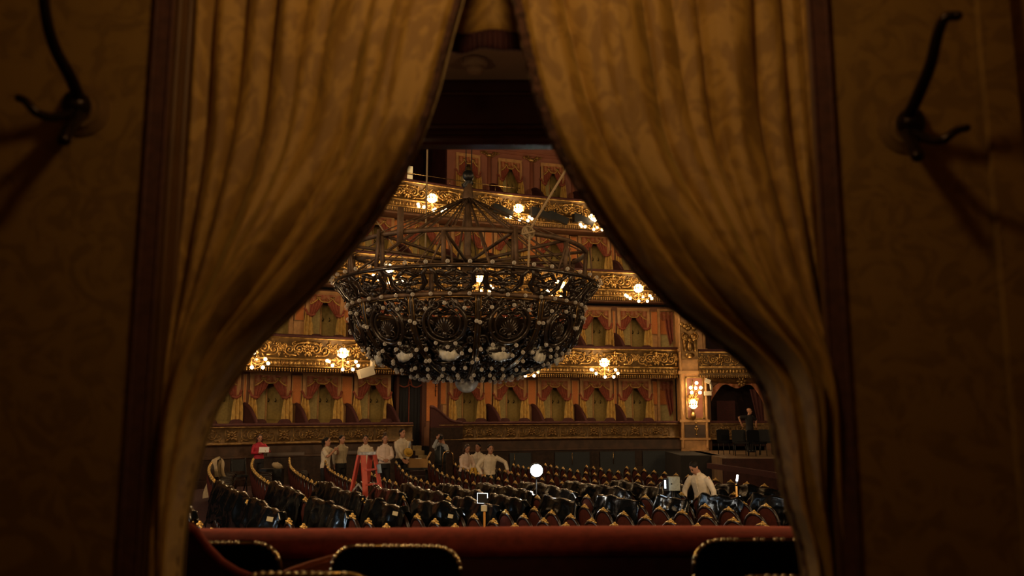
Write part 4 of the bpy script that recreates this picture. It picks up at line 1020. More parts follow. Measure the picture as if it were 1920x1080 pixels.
fmb.mapv(lambda p: on_frieze(.5+p[2], p[0]*ang/.74, -p[1]*.9))
FME = fmb.mesh('frieze_scrollwork', 'bronze')
for k in range(NM): ob('frieze_scrollwork', FME, ch, None, A0+k*ang+ang/2)['kind'] = 'stuff'
# bowl panels
def bowl_panel(seed):
    g = rng(seed); mb = MB(); u = .032
    for a in np.linspace(0, 2*math.pi, 1): pass
    for rr_, ww in ((.36, .034), (.27, .022)):
        mb.tube([(rr_*math.cos(a)*1.02, -.05, .02+rr_*math.sin(a)) for a in np.linspace(math.pi*.65, math.pi*2.35, 26)], ww, 7, up=(0, -1, 0), flat=1.3)
    for sx in (-1, 1):
        spiral(mb, sx*.14, .36, .11, math.pi*.5, 1.3, -sx, u*.8, (sx*.33, .26), -.05); spiral(mb, sx*.42, .34, .10, math.pi*.5, 1.2, sx, u*.7, (sx*.52, .2), -.02)
        spiral(mb, sx*.10, -.12, .085, math.pi, 1.2, sx, u*.55, (0, -.22), -.06); spiral(mb, sx*.46, -.30, .10, 0, 1.3, -sx, u*.7, (sx*.3, -.45), -.02)
        spiral(mb, sx*.45, .0, .09, math.pi/2, 1.2, sx, u*.6, None, -.02)
    for k in range(9): leaf(mb, 0, -.15, math.pi/2+(k-4)*.27, .30-.018*abs(k-4), .017, -.05, -(k-4)*.06)
    mb.ball((0, -.09, -.16), .05, 7, 5)
    for k in range(60):
        x = g.uniform(-.55, .55); z = g.uniform(-.55, .48)
        if math.hypot(x, z-.02) < .3: continue
        leaf(mb, x, z, g.uniform(0, 6.28), g.uniform(.1, .2), .022, -.02, g.uniform(-1.2, 1.2))
    for k in range(24):
        x = g.uniform(-.55, .55); z = g.uniform(-.55, .48)
        if math.hypot(x, z) > .34: mb.ball((x, -.04, z), g.uniform(.02, .038), 6, 4)
    return mb
PM = []
for sd in range(3):
    b_ = bowl_panel(sd+5); b_.mapv(lambda p: on_bowl(max(0, .52-p[2]), p[0]*math.radians(30)/1.14, -p[1])); PM.append(b_.mesh('bowl_scrollwork', 'bronze'))
def low_panel(seed):
    g = rng(seed); mb = MB()
    for k in range(80):
        t = g.uniform(1.05, 2.75); x = g.uniform(-.5, .5); l = g.uniform(.10, .22)
        leaf(mb, x, -t, g.uniform(0, 6.28), l, .03, -.02, g.uniform(-1.2, 1.2))
    for k in range(30): mb.ball((g.uniform(-.5, .5), -.04, -g.uniform(1.05, 2.7)), g.uniform(.02, .045), 6, 4)
    for sx in (-1, 1):
        for t in (1.25, 1.75, 2.2): spiral(mb, sx*.25, -t, .11, math.pi/2, 1.3, sx, .024, None, -.03)
    return mb
LMs = []
for sd in range(2):
    b_ = low_panel(sd+50); b_.mapv(lambda p: on_bowl(-p[2], p[0]*math.radians(29), -p[1])); LMs.append(b_.mesh('lower_leafwork', 'bronze'))
for k in range(12):
    a = A0+math.radians(30*k+15)
    ob('bowl_scrollwork', PM[k % 3], ch, None, a)['kind'] = 'stuff'; ob('lower_leafwork', LMs[k % 2], ch, None, a)['kind'] = 'stuff'
mb = MB(); ts = np.linspace(0, 2.5, 26)
for q in (-.045, .045): mb.tube([on_bowl(t, q/max(.6, bprof(t)[0]), .045) for t in ts], .014, 5)
RIB1 = mb.mesh('rib', 'bronzegold')
mb = MB(); mb.tube([on_bowl(t, 0, .01) for t in ts], .055, 6); RIB2 = mb.mesh('rib_core', 'bronze')
for k in range(12):
    o = ob('rib', RIB2, ch, None, A0+math.radians(30*k)); ob('rib_edge', RIB1, o)
# glass shell shades and bottom dome
mb = MB()
def sh(u, v):
    a = lerp(-1.75, 1.75, u); l = v; k = 1+.02*math.cos(u*2*math.pi*8)*l
    return (.22*l*math.sin(a)*k, -.17*math.sqrt(max(0, 1-l*l*.98))-.004*math.cos(u*2*math.pi*8)*l, .10-.27*l*math.cos(a)*k)
mb.mapv(lambda q: q) if False else mb.grid(sh, 54, 8); mb.mapv(lambda q: (q[0]*1.15, q[1]*1.1, q[2]*1.1)); SHM = mb.mesh('shell_shade', 'frost')
for k in range(12):
    a = A0+math.radians(30*k+15); r_, z_, nr, nz = bprof(1.22)
    o = ob('shell_shade', SHM, ch, ((r_-.04)*math.sin(a), -(r_-.04)*math.cos(a), z_-CB+.02), (math.radians(-24), 0, a)); o['label'] = 'frosted glass shell shade'; solid(o, .012)
mb = MB(); mb.lathe([(.001, -.0)]+[(.245*math.sin(q), .255-.255*math.cos(q)) for q in np.linspace(.12, 1.75, 10)]+[(.2, .34)], 28); o = mb.build('bottom_dome', 'frost', ch); o['label'] = 'cut glass bottom dome'
ring('dome_collar', .26, CB+.30, .03, 'bronze', 36)
# bulbs
mb = MB()
mb.lathe([(.001, .082), (.022, .078), (.040, .058), (.045, .036), (.038, .014), (.02, -.008)], 9, mi=0); mb.lathe([(.022, -.006), (.02, -.05), (.001, -.052)], 7, mi=1); mb.ball((0, 0, .03), .011, 4, 3, mi=2)
BU = mb.mesh('bulb', ['bulb', 'bronzepipe', 'frost'])
nb = [0]; extra = MB()
def bulb(p, d):
    q = Vector(d).normalized().to_track_quat('Z', 'Y')
    nb[0] += 1
    o = ob('bulb', BU, ch, p, None, .86); o.rotation_euler = q.to_euler()
def polar(a, nr, nz): return (nr*math.sin(a), -nr*math.cos(a), nz)
for k in range(44):                          # rim and frieze rings
    a = 2*math.pi*(k+.5)/44
    p = (FR1+.03); bulb((p*math.sin(a), -p*math.cos(a), FZ1+.06-CB), polar(a, .8, .6))
    if math.cos(a) > -.3: bulb((FR0+.05)*Vector((math.sin(a), -math.cos(a), 0))+Vector((0, 0, FZ0-.02-CB)), polar(a, 1, -.15))
g = rng(77)
for k in range(12):
    a0 = A0+math.radians(30*k+15)
    if math.cos(a0) < -.3: continue
    for t, da in ((.16, 0), (.2, 8.5), (.2, -8.5), (.42, 14), (.45, -13.5), (.85, 5.5), (.85, -6), (.95, 0), (1.02, 12), (1.0, -12), (1.12, 7.5), (1.35, 13.5), (1.3, -13), (1.62, 9), (1.66, -8), (1.60, 0)):
        a = a0+math.radians(da+g.uniform(-1, 1)); tt = t+g.uniform(-.03, .03); _, _, nr, nz = bprof(tt)
        bulb(on_bowl(tt, a, .06), polar(a, nr, nz-.25))
for n, t in ((22, 1.95), (26, 2.15), (20, 2.4)):
    for k in range(n):
        a = 2*math.pi*(k+.3*t)/n
        if math.cos(a) < -.6: continue
        bulb(on_bowl(t+g.uniform(-.03, .03), a+g.uniform(-.03, .03), .07), polar(a, .15, -1))
# hanging bulb sockets are short bronze stems
# ---- cage above the bowl
RC, ZC = 2.47, 5.58
pts = [(RC*math.sin(a), -RC*math.cos(a), ZC-CB) for a in [A0+math.radians(15+30*k) for k in range(12)]]
P = []
for k in range(12):
    p, q = Vector(pts[k]), Vector(pts[(k+1) % 12])
    for t in (0, .25, .5, .75):
        m = p.lerp(q, t); rr_ = math.hypot(m.x, m.y); f_ = lerp(rr_, RC, .75)/rr_; P.append((m.x*f_, m.y*f_, m.z))
mb = MB(); mb.tube(P, .048, 8, closed=True); mb.build('cage_ring', 'bronzepipe', ch)
HUB = Vector((0, 0, 5.40-CB))
for k in range(12):
    p = Vector(pts[k]); dirv = Vector((p.x, p.y, 0)).normalized(); b = dirv*2.42+Vector((0, 0, FZ1-CB))
    mb = MB(); mb.tube([tuple(p), tuple(b)], .045, 8); mb.build('cage_post', 'bronzepipe', ch)
    mb = MB(); mb.tube([tuple(p), tuple(HUB)], .034, 7); mb.build('cage_spoke', 'bronzepipe', ch)
    side = Vector((-dirv.y, dirv.x, 0)); m = b.lerp(p, .55)
    if k % 2: mb = MB(); mb.tube([tuple(p-side*.02), tuple(m+side*.14), tuple(b+side*.16)], .022, 5); mb.tube([tuple(p), tuple(m-side*.1), tuple(b-side*.28)], .02, 5); mb.build('cage_brace', 'bronzepipe', ch)
    else: mb = MB(); mb.bar(tuple(p*1.03), tuple(dirv*2.60+Vector((0, 0, FZ1-CB+.03))), .07, .03); mb.build('cage_strap', 'bronzepipe', ch)
mb = MB(); p = Vector(pts[0]).lerp(Vector(pts[11]), .42); a = A0-math.radians(34)
q = Vector((RC*1.02*math.sin(a), -RC*1.02*math.cos(a), ZC-CB)); mb.bar(tuple(q-Vector((0, 0, .22))), tuple(q+Vector((0, 0, .45))), .11, .07); mb.build('lifting_strap', 'bronzepipe', ch)
mb = MB(); mb.tube([(0, 0, 4.9-CB), (0, 0, 6.7-CB)], .075, 10); mb.tube([(0, 0, 4.5-CB), (0, 0, 5.45-CB)], [.07, .16], 8)
mb.tube([(0, 0, 6.66-CB), (0, 0, 6.74-CB), (0, 0, 6.80-CB), (0, 0, 7.12-CB)], [.09, .14, .12, .085], 10); mb.ball((0, 0, 5.40-CB), .17, 10, 6); mb.build('mast', 'bronzepipe', ch)
mb = MB(); mb.tube([(0, 0, 6.98-CB), (-.05, 0, 7.06-CB), (.04, 0, 7.14-CB), (0, 0, 7.2-CB)], [.08, .10, .085, .08], 8)
mb.prism([(.115*math.cos(a), 7.27-CB+.115*math.sin(a)) for a in np.linspace(0, 2*math.pi, 19)[:-1]], lambda a, b, t: (a, t, b), (-.08, .08)); mb.build('pulley_block', 'black', ch)
for k in range(24):
    a = A0+math.radians(15*k+4); r1, z1 = (RC, ZC) if k % 2 else (2.62, FZ1+.03)
    mb = MB(); mb.tube([(.12*math.sin(a), -.12*math.cos(a), 6.76-CB), (r1*math.sin(a), -r1*math.cos(a), z1-CB)], .014 if k % 6 else .026, 5); mb.build('stay_rod', 'bronzepipe', ch)
for q in (-.05, .07):
    mb = MB(); mb.tube([(q, 0, 7.3-CB), (q, 0, 16-CB)], .012, 5); mb.build('suspension_cable', 'cable', ch)
# ---- ropes
def rope(label, pts, r_=.022, knot=None):
    P = [at(*p) for p in pts]; o = P[0]
    mb = MB(); Q = []
    for k in range(len(P)-1):
        for t in np.linspace(0, 1, 8)[:-1]: Q.append(tuple(P[k].lerp(P[k+1], t)-o))
    Q.append(tuple(P[-1]-o)); mb.tube(Q, r_, 6)
    root = tag(mb.build('rope', 'rope', None, loc=o), label, 'rope')
    if knot:
        c = at(*knot)-o; mb = MB(); g = rng(3)
        for k in range(4):
            ax = Vector((g.uniform(-1, 1), g.uniform(-1, 1), g.uniform(-1, 1))).normalized(); u = ax.orthogonal(); v = ax.cross(u)
            mb.tube([tuple(c+.085*(math.cos(a)*u+math.sin(a)*v)) for a in np.linspace(0, 2*math.pi, 13)[:-1]], r_, 5, closed=True)
        mb.build('knot', 'rope', root)
rope('pale rope hanging straight down left of the chandelier mast', [(803, 150, 18.6), (801, 300, 18.6), (797, 505, 18.6)])
rope('pale rope slanting up to the right from a knot on the chandelier cage', [(1135, 205, 14.75), (1060, 320, 14.75), (990, 436, 14.75)], .024, (990, 436, 14.72))
rope('pale rope end hanging from the knot on the chandelier cage', [(993, 437, 14.66), (992, 470, 14.62), (990, 508, 14.6)], .022)
rope('short pale rope slanting down at the left of the chandelier cage', [(690, 392, 18.4), (716, 428, 18.4), (762, 494, 18.4)], .018)
# ================================================================== stalls
from mathutils import noise
RCX, RCY, R0, RS = 41.0, 36.0, 50.45, .96
def row_n(X, Y): return (R0-math.hypot(RCX-X, RCY-Y))/RS
def zf(X, Y):
    n = row_n(X, Y); A = min(.36, .08*max(0, n*RS-.3))
    return -A*(1-.8*ss(21.5, 24.5, Y)*ss(-.8, -2.6, X))
def row_pt(n, Y):
    R = R0-RS*n; X = RCX-math.sqrt(R*R-(RCY-Y)**2); return X, Y
def row_y(n, px_y, h=1.15):
    a, b = 5.0, 40.0
    for _ in range(40):
        m = (a+b)/2; X, Y = row_pt(n, m)
        if proj(X, Y, zf(X, Y)+h)[1] > px_y: a = m
        else: b = m
    return (a+b)/2
mb = MB()
mb.grid(lambda u, v: (lerp(-16, 13, u), lerp(3.9, 37.5, v), zf(lerp(-16, 13, u), lerp(3.9, 37.5, v))-.01), 60, 60)
fl = struct(mb.build('floor', 'floor'))
# ---- seat meshes: origin on the floor, facing +y
def oval(hw, z0, z1, n=13, pw_=.62):
    P = []
    for i in range(n+1):
        t = 1-(1-i/n)**1.6; z = lerp(z0, z1, t); w = hw*math.sqrt(max(0, 1-((t-.42)/.58)**2.5)) if t > .42 else hw*(.80+.20*math.sin(t/.42*math.pi/2))
        P.append((w if i < n else 0, z))
    return P
def seat_meshes():
    d = {}
    R_ = oval(.255, .42, 1.03); full = [(-a, b) for a, b in R_]+[(a, b) for a, b in R_[::-1][1:]]
    yb = lambda z: -.24-.10*(z-.42)
    mb = MB(); mb.tube([(a, yb(b), b) for a, b in full], .030, 6); mb.tube([(-.20, yb(.5), .46), (.20, yb(.5), .46)], .03, 6)
    for sx in (-1, 1):
        for zz in (.62, .8): mb.ball((sx*pw(zz, [p[1] for p in R_], [p[0] for p in R_]), yb(zz), zz), .036, 6, 4)
    d['frame'] = mb.mesh('back_frame', 'seatwood')
    mb = MB(); r2 = oval(.235, .44, 1.01, 9); cx = [(-a, b) for a, b in r2]+[(a, b) for a, b in r2[::-1][1:]]
    for sgn in (-1, 1):
        V = [(0, yb(.72)+sgn*.055, .72)]+[(a*.6, yb(b)+sgn*.045, .72+(b-.72)*.6) for a, b in cx]+[(a, yb(b)+sgn*.012, b) for a, b in cx]
        k = len(cx); Fc = [(0, 1+i, 1+(i+1) % k)[::sgn] for i in range(k)]+[(1+i, 1+k+i, 1+k+(i+1) % k, 1+(i+1) % k)[::sgn] for i in range(k)]
        mb.add(V, Fc)
    d['pad'] = mb.mesh('back_pad', 'seatred')
    mb = MB(); y = yb(1.05)
    mb.ball((0, y, 1.075), (.058, .045, .055), 8, 6); mb.ball((0, y, 1.125), (.026, .026, .024), 6, 4)
    for sx in (-1, 1):
        mb.tube([(sx*.03, y, 1.07), (sx*.075, y, 1.06), (sx*.125, y, 1.055), (sx*.15, y, 1.05)], [.036, .03, .018, .008], 6)
        mb.ball((sx*.035, y-.03, 1.085), .02, 5, 4); mb.ball((sx*.035, y+.03, 1.085), .02, 5, 4)
    mb.mapv(lambda q: (q[0]*.82, y+(q[1]-y)*.75, 1.03+(q[2]-1.05)*.70)); d['fin'] = mb.mesh('finial', 'finial')
    mb = MB(); mb.box((0, .03, .40), (.46, .46, .12)); mb.box((0, .03, .31), (.48, .47, .06)); d['seat'] = mb.mesh('seat_cushion', 'seatred', False)
    mb = MB(); mb.tube([(.265, -.25, .66), (.27, -.05, .68), (.27, .18, .66), (.265, .24, .60)], [.028, .026, .03, .02], 6); mb.tube([(.265, .2, .63), (.265, .22, .30), (.265, .2, .0)], [.02, .026, .02], 5); d['arm'] = mb.mesh('armrest', 'seatwood')
    mb = MB(); mb.tube([(0, 0, .32), (0, -.03, .0)], [.028, .018], 5); d['leg'] = mb.mesh('leg', 'seatwood')
    return d
SM = seat_meshes()
YFAR = [854, 853, 853, 856, 859, 857, 860, 862, 863, 864, 865, 867, 870]
SPANS = {0: [(893, 926), (928, 951)], 1: [(895, 919), (924, 947)], 2: [(896, 924), (926, 944)], 3: [(897, 920), (925, 945)], 4: [(899, 921), (924, 946)], 5: [(901, 921), (923, 941)],
         6: [(897, 918), (922, 938)], 7: [(896, 915), (921, 938)], 8: [(896, 915), (922, 935)], 9: [(896, 914), (919, 933)], 10: [(897, 912), (918, 932)], 11: [(899, 914), (919, 930)]}
nseat = 0
for n in range(13):
    Ya = row_y(n, YFAR[n]); R = R0-RS*n
    a = math.atan2(row_pt(n, Ya)[1]-RCY, row_pt(n, Ya)[0]-RCX) % (2*math.pi); k = 0
    hid = [(row_y(n, y0, 1.17), row_y(n, y1-(5 if y1 > 928 and n > 3 else 0), 1.17)) for y0, y1 in SPANS.get(n, [])]
    while True:
        aa = a+(k*.57+(.28 if n % 2 else 0))/R; k += 1
        X, Y = RCX+R*math.cos(aa), RCY+R*math.sin(aa); z = zf(X, Y); q = proj(X, Y, z+1.1)
        if Y < 7.5 or q[1] > 1004 or k > 60: break
        if any(y1+.38 < Y < y0-.05 for y0, y1 in hid): continue
        if q[0] < 352 or q[0] > 1480: continue
        where = 'near' if Y < 13 else 'far'
        r = thing('theatre_chair', 'red-backed theatre chair with gilt finial, %s from the far end, %s row from left' % (nth(k), nth(n+1)), 'chair', (X, Y, z), math.atan2(RCY-Y, RCX-X)-math.pi/2, 'theatre chairs')
        nseat += 1
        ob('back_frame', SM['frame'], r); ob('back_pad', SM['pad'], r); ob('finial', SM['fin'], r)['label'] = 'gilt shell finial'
        ob('seat_cushion', SM['seat'], r)
        for sx in (1, -1):
            ob('armrest', SM['arm'], r, None, None, (sx, 1, 1))
            ob('leg', SM['leg'], r, (sx*.2, -.18, 0))
print('seats', nseat)
# ---- plastic sheets over the middle seats
def sheet(n, y0, y1, label, seed, tags=0):
    Ya, Yb = row_y(n, y0, 1.17)+.06, row_y(n, y1-(5 if y1 > 928 and n > 3 else 0), 1.17)-.04
    X0, Y0 = row_pt(n, (Ya+Yb)/2); c = Vector((X0, Y0, zf(X0, Y0))); g = rng(seed); so = g.uniform(0, 90)
    L = math.hypot(row_pt(n, Ya)[0]-row_pt(n, Yb)[0], Ya-Yb); m = max(1, round(L/.57))
    lift = [g.uniform(-.05, .02) for _ in range(m+2)]
    def ridge(t):
        q = t*m; i = int(min(m-1, q)); f_ = q-i
        return lerp(lift[i], lift[i+1], f_)-.05*(1-abs(2*f_-1))*g_s
    g_s = g.uniform(.5, 1.0)
    def f(u, v):
        w = 2*v-1; t = u; Y = lerp(Ya, Yb, t); X, Y = row_pt(n, Y); fx, fy = RCX-X, RCY-Y; d = math.hypot(fx, fy); fx /= d; fy /= d
        q = t*m+.30*w*noise.noise(Vector((t*4, so, 2)))+.25*noise.noise(Vector((t*3, so, w))); tri = abs(2*(q-math.floor(q))-1)
        drop = .70+.36*noise.noise(Vector((t*L*1.3, 3.1 if w > 0 else 9.2, so)))
        aw = abs(w)
        out = math.copysign(.035*ss(0, .05, aw)+.08*aw+.06*tri*min(1, aw*2)+.03*noise.noise(Vector((t*L*1.6, aw*1.2+5*(w > 0), so+7)))*aw, w)-.29
        z = 1.17+ridge(t)*(1-.7*aw)-drop*max(0, aw-.05)**1.05
        p = Vector((t*L*3.0, w*2.4, so)); cr = (1-min(1, abs(noise.noise(p))*2.2))**3*.05+(1-min(1, abs(noise.noise(p*2.3+Vector((3, 1, 7))))*2.2))**4*.03
        end = ss(0, .07, min(t, 1-t)); z -= .16*(1-end)*(.6+aw)
        sl = cr*(.35+.65*aw)
        al = .05*noise.noise(Vector((aw*3, so, t*3)))*aw+(.10*noise.noise(Vector((w*4, so+3, t)))*(1-end))
        ax, ay = -fy, fx
        return (X+fx*(out+math.copysign(sl*.8, w))+ax*al-c.x, Y+fy*(out+math.copysign(sl*.8, w))+ay*al-c.y, max(.04, z-cr*.35*(1-aw)+zf(X, Y)-c.z))
    mb = MB(); mb.grid(f, max(14, int(L*22)), 34); o = mb.build('plastic_sheet', 'plastic', None, True, loc=c)
    tag(o, label, 'plastic sheet', 'black plastic sheets over the seats')
    for k in range(tags):
        p = Vector(f(.93-.1*k, .40)); mb = MB(); fx, fy = RCX-X0, RCY-Y0; mb.box((0, 0, 0), (.075, .006, .055), (0, .2, 0))
        b = mb.build('tape_label', 'tape', o, False, loc=p+Vector((-.05, -.06, 0)), rot=math.atan2(-X0, Y0)); b['label'] = 'small pale tape label'
    return o
for n, sp in SPANS.items():
    for k, (y0, y1) in enumerate(sp):
        sheet(n, y0, y1, 'crumpled black plastic sheet over the %s row of seats from left, its %s sheet' % (ORD[n], 'farther' if k == 0 else 'nearer'), n*7+k, 1 if (n, k) in ((0, 1), (2, 1), (3, 1)) else 0)
sheet(-1, 925, 953, 'crumpled black plastic sheet at the far left, just right of the left curtain', 991)
for k, yy in enumerate((955, 964, 976, 990)):
    Y = row_y(-1, yy); X, Y = row_pt(-1, Y)
    r = thing('theatre_chair', 'red-backed theatre chair with gilt finial at far left, %s in line above the parapet' % ORD[k], 'chair', (X, Y, zf(X, Y)), math.atan2(RCY-Y, RCX-X)-math.pi/2, 'theatre chairs')
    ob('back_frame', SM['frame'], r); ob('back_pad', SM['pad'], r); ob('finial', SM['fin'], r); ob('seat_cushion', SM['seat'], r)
    for sx in (1, -1): ob('armrest', SM['arm'], r, None, None, (sx, 1, 1)); ob('leg', SM['leg'], r, (sx*.2, -.18, 0))
# cream jacket over the end of the first row
Y = row_y(0, 858); X, Y = row_pt(0, Y); z = zf(X, Y)
mb = MB()
def jf(u, v):
    w = 2*v-1; return ((u-.5)*(.16+.36*abs(w))+.04*math.sin(9*w), math.copysign(.05+.10*abs(w)+.02*math.sin(14*u), w)-.3, 1.20-1.0*abs(w)**1.2*(.75 if w > 0 else 1)-.10*abs(u-.5))
mb.grid(jf, 14, 26)
tag(mb.build('jacket', 'jacket', None, True, loc=(X, Y, z), rot=math.atan2(RCY-Y, RCX-X)-math.pi/2+.9), 'cream jacket hung over the far end seat of the first row, by the left curtain', 'jacket')

# ---- ladder
p = at(688, 850, 16.6); lz = zf(p.x, p.y); Hl = p.z-lz
ld = thing('step_ladder', 'red fibreglass step ladder with scuffed metal braces, standing among the seats', 'ladder', (p.x, p.y, lz), math.radians(52))
for q, name in ((-1, 'front'), (1, 'rear')):
    for sx in (-1, 1):
        a = (sx*(.27 if q < 0 else .24), q*.40-.0, 0); b = (sx*.15, q*.06, Hl-.03)
        mb = MB(); mb.bar(a, b, .10, .04); mb.build('rail', 'ladder', ld, False)
for k in range(1, 6):
    t = k/6; mb = MB(); mb.box((0, -lerp(.40, .06, t), t*(Hl-.03)), (2*lerp(.27, .15, t), .085, .03)); mb.build('tread', 'ladder', ld, False)
    if k in (1,): mb = MB(); mb.bar((-lerp(.24, .15, t), lerp(.40, .06, t), t*Hl), (lerp(.24, .15, t), lerp(.40, .06, t), t*Hl), .03, .03); mb.build('cross_brace', 'alu', ld, False)
mb = MB(); mb.box((0, 0, Hl), (.30, .18, .06)); mb.build('top_cap', 'alu', ld, False)
for sx in (-1, 1):
    zt = Hl*.66
    mb = MB(); mb.bar((sx*.21, -.19, zt*.86), (sx*.20, 0, zt), .012, .035); mb.bar((sx*.20, 0, zt), (sx*.20, .17, zt*.86), .012, .035); mb.build('spreader', 'alu', ld, False)
mb = MB(); mb.bar((-.215, -.25, Hl*.50), (0, -.21, Hl*.66), .035, .012); mb.bar((0, -.21, Hl*.66), (.215, -.25, Hl*.50), .035, .012)
for sx in (-1, 1): mb.bar((sx*.235, -.315, Hl*.30), (sx*.215, -.255, Hl*.50), .05, .03)
o = mb.build('front_brace', 'alu', ld, False); o['label'] = 'pale chevron brace'
mb = MB(); mb.box((.17, -.155, Hl*.82), (.012+.05, .1, .17), (math.radians(-14), 0, 0)); o = mb.build('sticker', 'bluelabel', ld, False); o['label'] = 'pale blue sticker'

# ---- people
def remesh(mb, vox, name, m, parent, smooth_it=2):
    me = mb.mesh('tmp', m); o = bpy.data.objects.new('tmp', me); C.objects.link(o)
    r = o.modifiers.new('r', 'REMESH'); r.mode = 'VOXEL'; r.voxel_size = vox; r.use_smooth_shade = True
    s = o.modifiers.new('s', 'SMOOTH'); s.iterations = smooth_it; s.factor = .5
    dg = bpy.context.evaluated_depsgraph_get(); out = bpy.data.meshes.new_from_object(o.evaluated_get(dg)); out.name = name
    out.materials.clear(); out.materials.append(M[m]); out.polygons.foreach_set('use_smooth', [True]*len(out.polygons))
    bpy.data.objects.remove(o); bpy.data.meshes.remove(me)
    return ob(name, out, parent)
def loft(mb, secs, n=14):
    V = []
    for c, ax, bx in secs:
        for j in range(n):
            t = 2*math.pi*j/n; V.append(Vector(c)+ax*math.cos(t)+bx*math.sin(t))
    k = len(secs); Fc = [(i*n+j, i*n+(j+1) % n, (i+1)*n+(j+1) % n, (i+1)*n+j) for i in range(k-1) for j in range(n)]
    Fc += [tuple(range(n-1, -1, -1)), tuple((k-1)*n+j for j in range(n))]
    mb.add([tuple(v) for v in V], Fc)
def person(label, px, py_head, D, rz, pose, top='shirt', bottom='trousers', hair='hair', skin='skin', style='short', floor=None, sleeve=1.0, female=False, Hmin=.9, Hmax=1.14):
    p = at(px, py_head, D); fz = zf(p.x, D) if floor is None else floor
    lean = pose.get('lean', 0); tw = pose.get('side', 0)
    dv = Vector((math.sin(tw), -math.sin(lean), math.cos(lean)*math.cos(tw))).normalized()
    hip = Vector((0, .06*lean/.3 if lean else 0, .93)); X = Vector((1, 0, 0)); Yv = dv.cross(X).normalized(); X = Yv.cross(dv).normalized()
    top_h = (hip+dv*.54).z+.27*(1-.3*pose.get('nod', 0))
    sc = min(Hmax, max(Hmin, (p.z-fz)/top_h))
    r = thing('person', label, 'person', (p.x, D, fz), rz); r.scale = (sc,)*3
    W_ = .92 if female else 1
    # torso sections
    S_ = [(-.10, .155, .110), (0, .165, .115), (.12, .135 if female else .148, .098), (.26, .158, .112), (.38, .178*W_, .115), (.46, .165*W_, .090), (.52, .09, .07)]
    def torso(mb, g, lo=0):
        loft(mb, [(hip+dv*h, X*(a+g), Yv*(b+g)) for h, a, b in S_[lo:]])
    neck = hip+dv*.52; yaw, nod = pose.get('yaw', 0), pose.get('nod', 0)
    HR = (Matrix.Rotation(yaw, 3, 'Z') @ Matrix.Rotation(nod, 3, 'X'))
    hd = HR@Vector((0, 0, 1)); hc = neck+dv*.05+hd*.115+HR@Vector((0, -.018, 0))
    sh = [hip+dv*.455+X*s_*.185*W_ for s_ in (-1, 1)]
    hands = pose['hands']; arms = []
    for i, s_ in enumerate((-1, 1)):
        h = Vector(hands[i]); a = sh[i]; v = h-a; l = v.length; u1, u2 = .285, .27
        if l > (u1+u2)*.985: h = a+v.normalized()*(u1+u2)*.985; v = h-a; l = v.length
        x = (u1*u1-u2*u2+l*l)/(2*l); hh = math.sqrt(max(0, u1*u1-x*x)); vn = v.normalized()
        pole = Vector(pose.get('pole', (s_*.6, .5, -.4))) if 'pole' not in pose else Vector((pose['pole'][0]*s_, pose['pole'][1], pose['pole'][2]))
        pp = (pole-vn*pole.dot(vn)).normalized(); arms.append((a, a+vn*x+pp*hh, h))
    # body
    mb = MB(); torso(mb, 0)
    mb.tube([tuple(neck-dv*.03), tuple(neck+dv*.05), tuple(hc-hd*.05)], [.062, .054, .056], 10)
    hm = lambda q: tuple(hc+HR@Vector(q))
    Hs = [(-.115, .028, .030, -.045), (-.10, .045, .05, -.03), (-.06, .062, .075, -.012), (0, .074, .092, .004), (.05, .077, .098, .012), (.09, .062, .08, .014), (.115, .03, .04, .014)]
    loft(mb, [(hc+HR@Vector((0, o_, z_)), HR@Vector((a_, 0, 0)), HR@Vector((0, b_, 0))) for z_, a_, b_, o_ in Hs], 14)
    mb.tube([hm((0, -.088, .02)), hm((0, -.104, -.018)), hm((0, -.088, -.032))], [.010, .018, .012], 6)
    for s_ in (-1, 1): mb.ball(hm((s_*.078, .012, -.005)), (.012, .022, .034), 7, 5)
    mb.tube([hm((-.025, -.078, -.055)), hm((0, -.084, -.055)), hm((.025, -.078, -.055))], .010, 6)
    for (a, e_, h) in arms:
        mb.tube([tuple(a), tuple(a.lerp(e_, .5)), tuple(e_), tuple(e_.lerp(h, .35)), tuple(h)], [.052, .046, .038, .038, .026], 10)
    for i, (a, e_, h) in enumerate(arms):
        fd = (h-e_).normalized(); s_ = (-1, 1)[i]; sd = fd.cross(Vector((0, -1, .2))).normalized(); nn = sd.cross(fd).normalized()
        loft(mb, [(h-fd*.01, sd*.026, nn*.018), (h+fd*.04, sd*.040, nn*.016), (h+fd*.085, sd*.040, nn*.013)], 10)
        for k in range(4):
            o_ = sd*(-.029+.0195*k); l = (.058, .07, .066, .052)[k]; b0 = h+fd*.082+o_
            mb.tube([tuple(b0), tuple(b0+fd*l*.5+nn*.008), tuple(b0+fd*l*.85+nn*.028), tuple(b0+fd*l*.95+nn*.045)], [.0095, .009, .0085, .007], 6)
        b0 = h+fd*.02-sd*.028; mb.tube([tuple(b0), tuple(b0-sd*.028+fd*.025), tuple(b0-sd*.03+fd*.055+nn*.015)], [.014, .012, .009], 6)
    for s_ in (-1, 1):
        mb.tube([(s_*.085, hip.y, .90), (s_*.09, .0, .50), (s_*.095, .02, .28), (s_*.10, .03, .06)], [.085, .056, .052, .035], 10); mb.tube([(s_*.1, .05, .04), (s_*.105, -.12, .035)], [.04, .035], 8)
    body = remesh(mb, .012, 'body', skin, r)
    # clothes
    mb = MB(); torso(mb, .013 if not female else .016, 0 if pose.get('untucked') else 1)
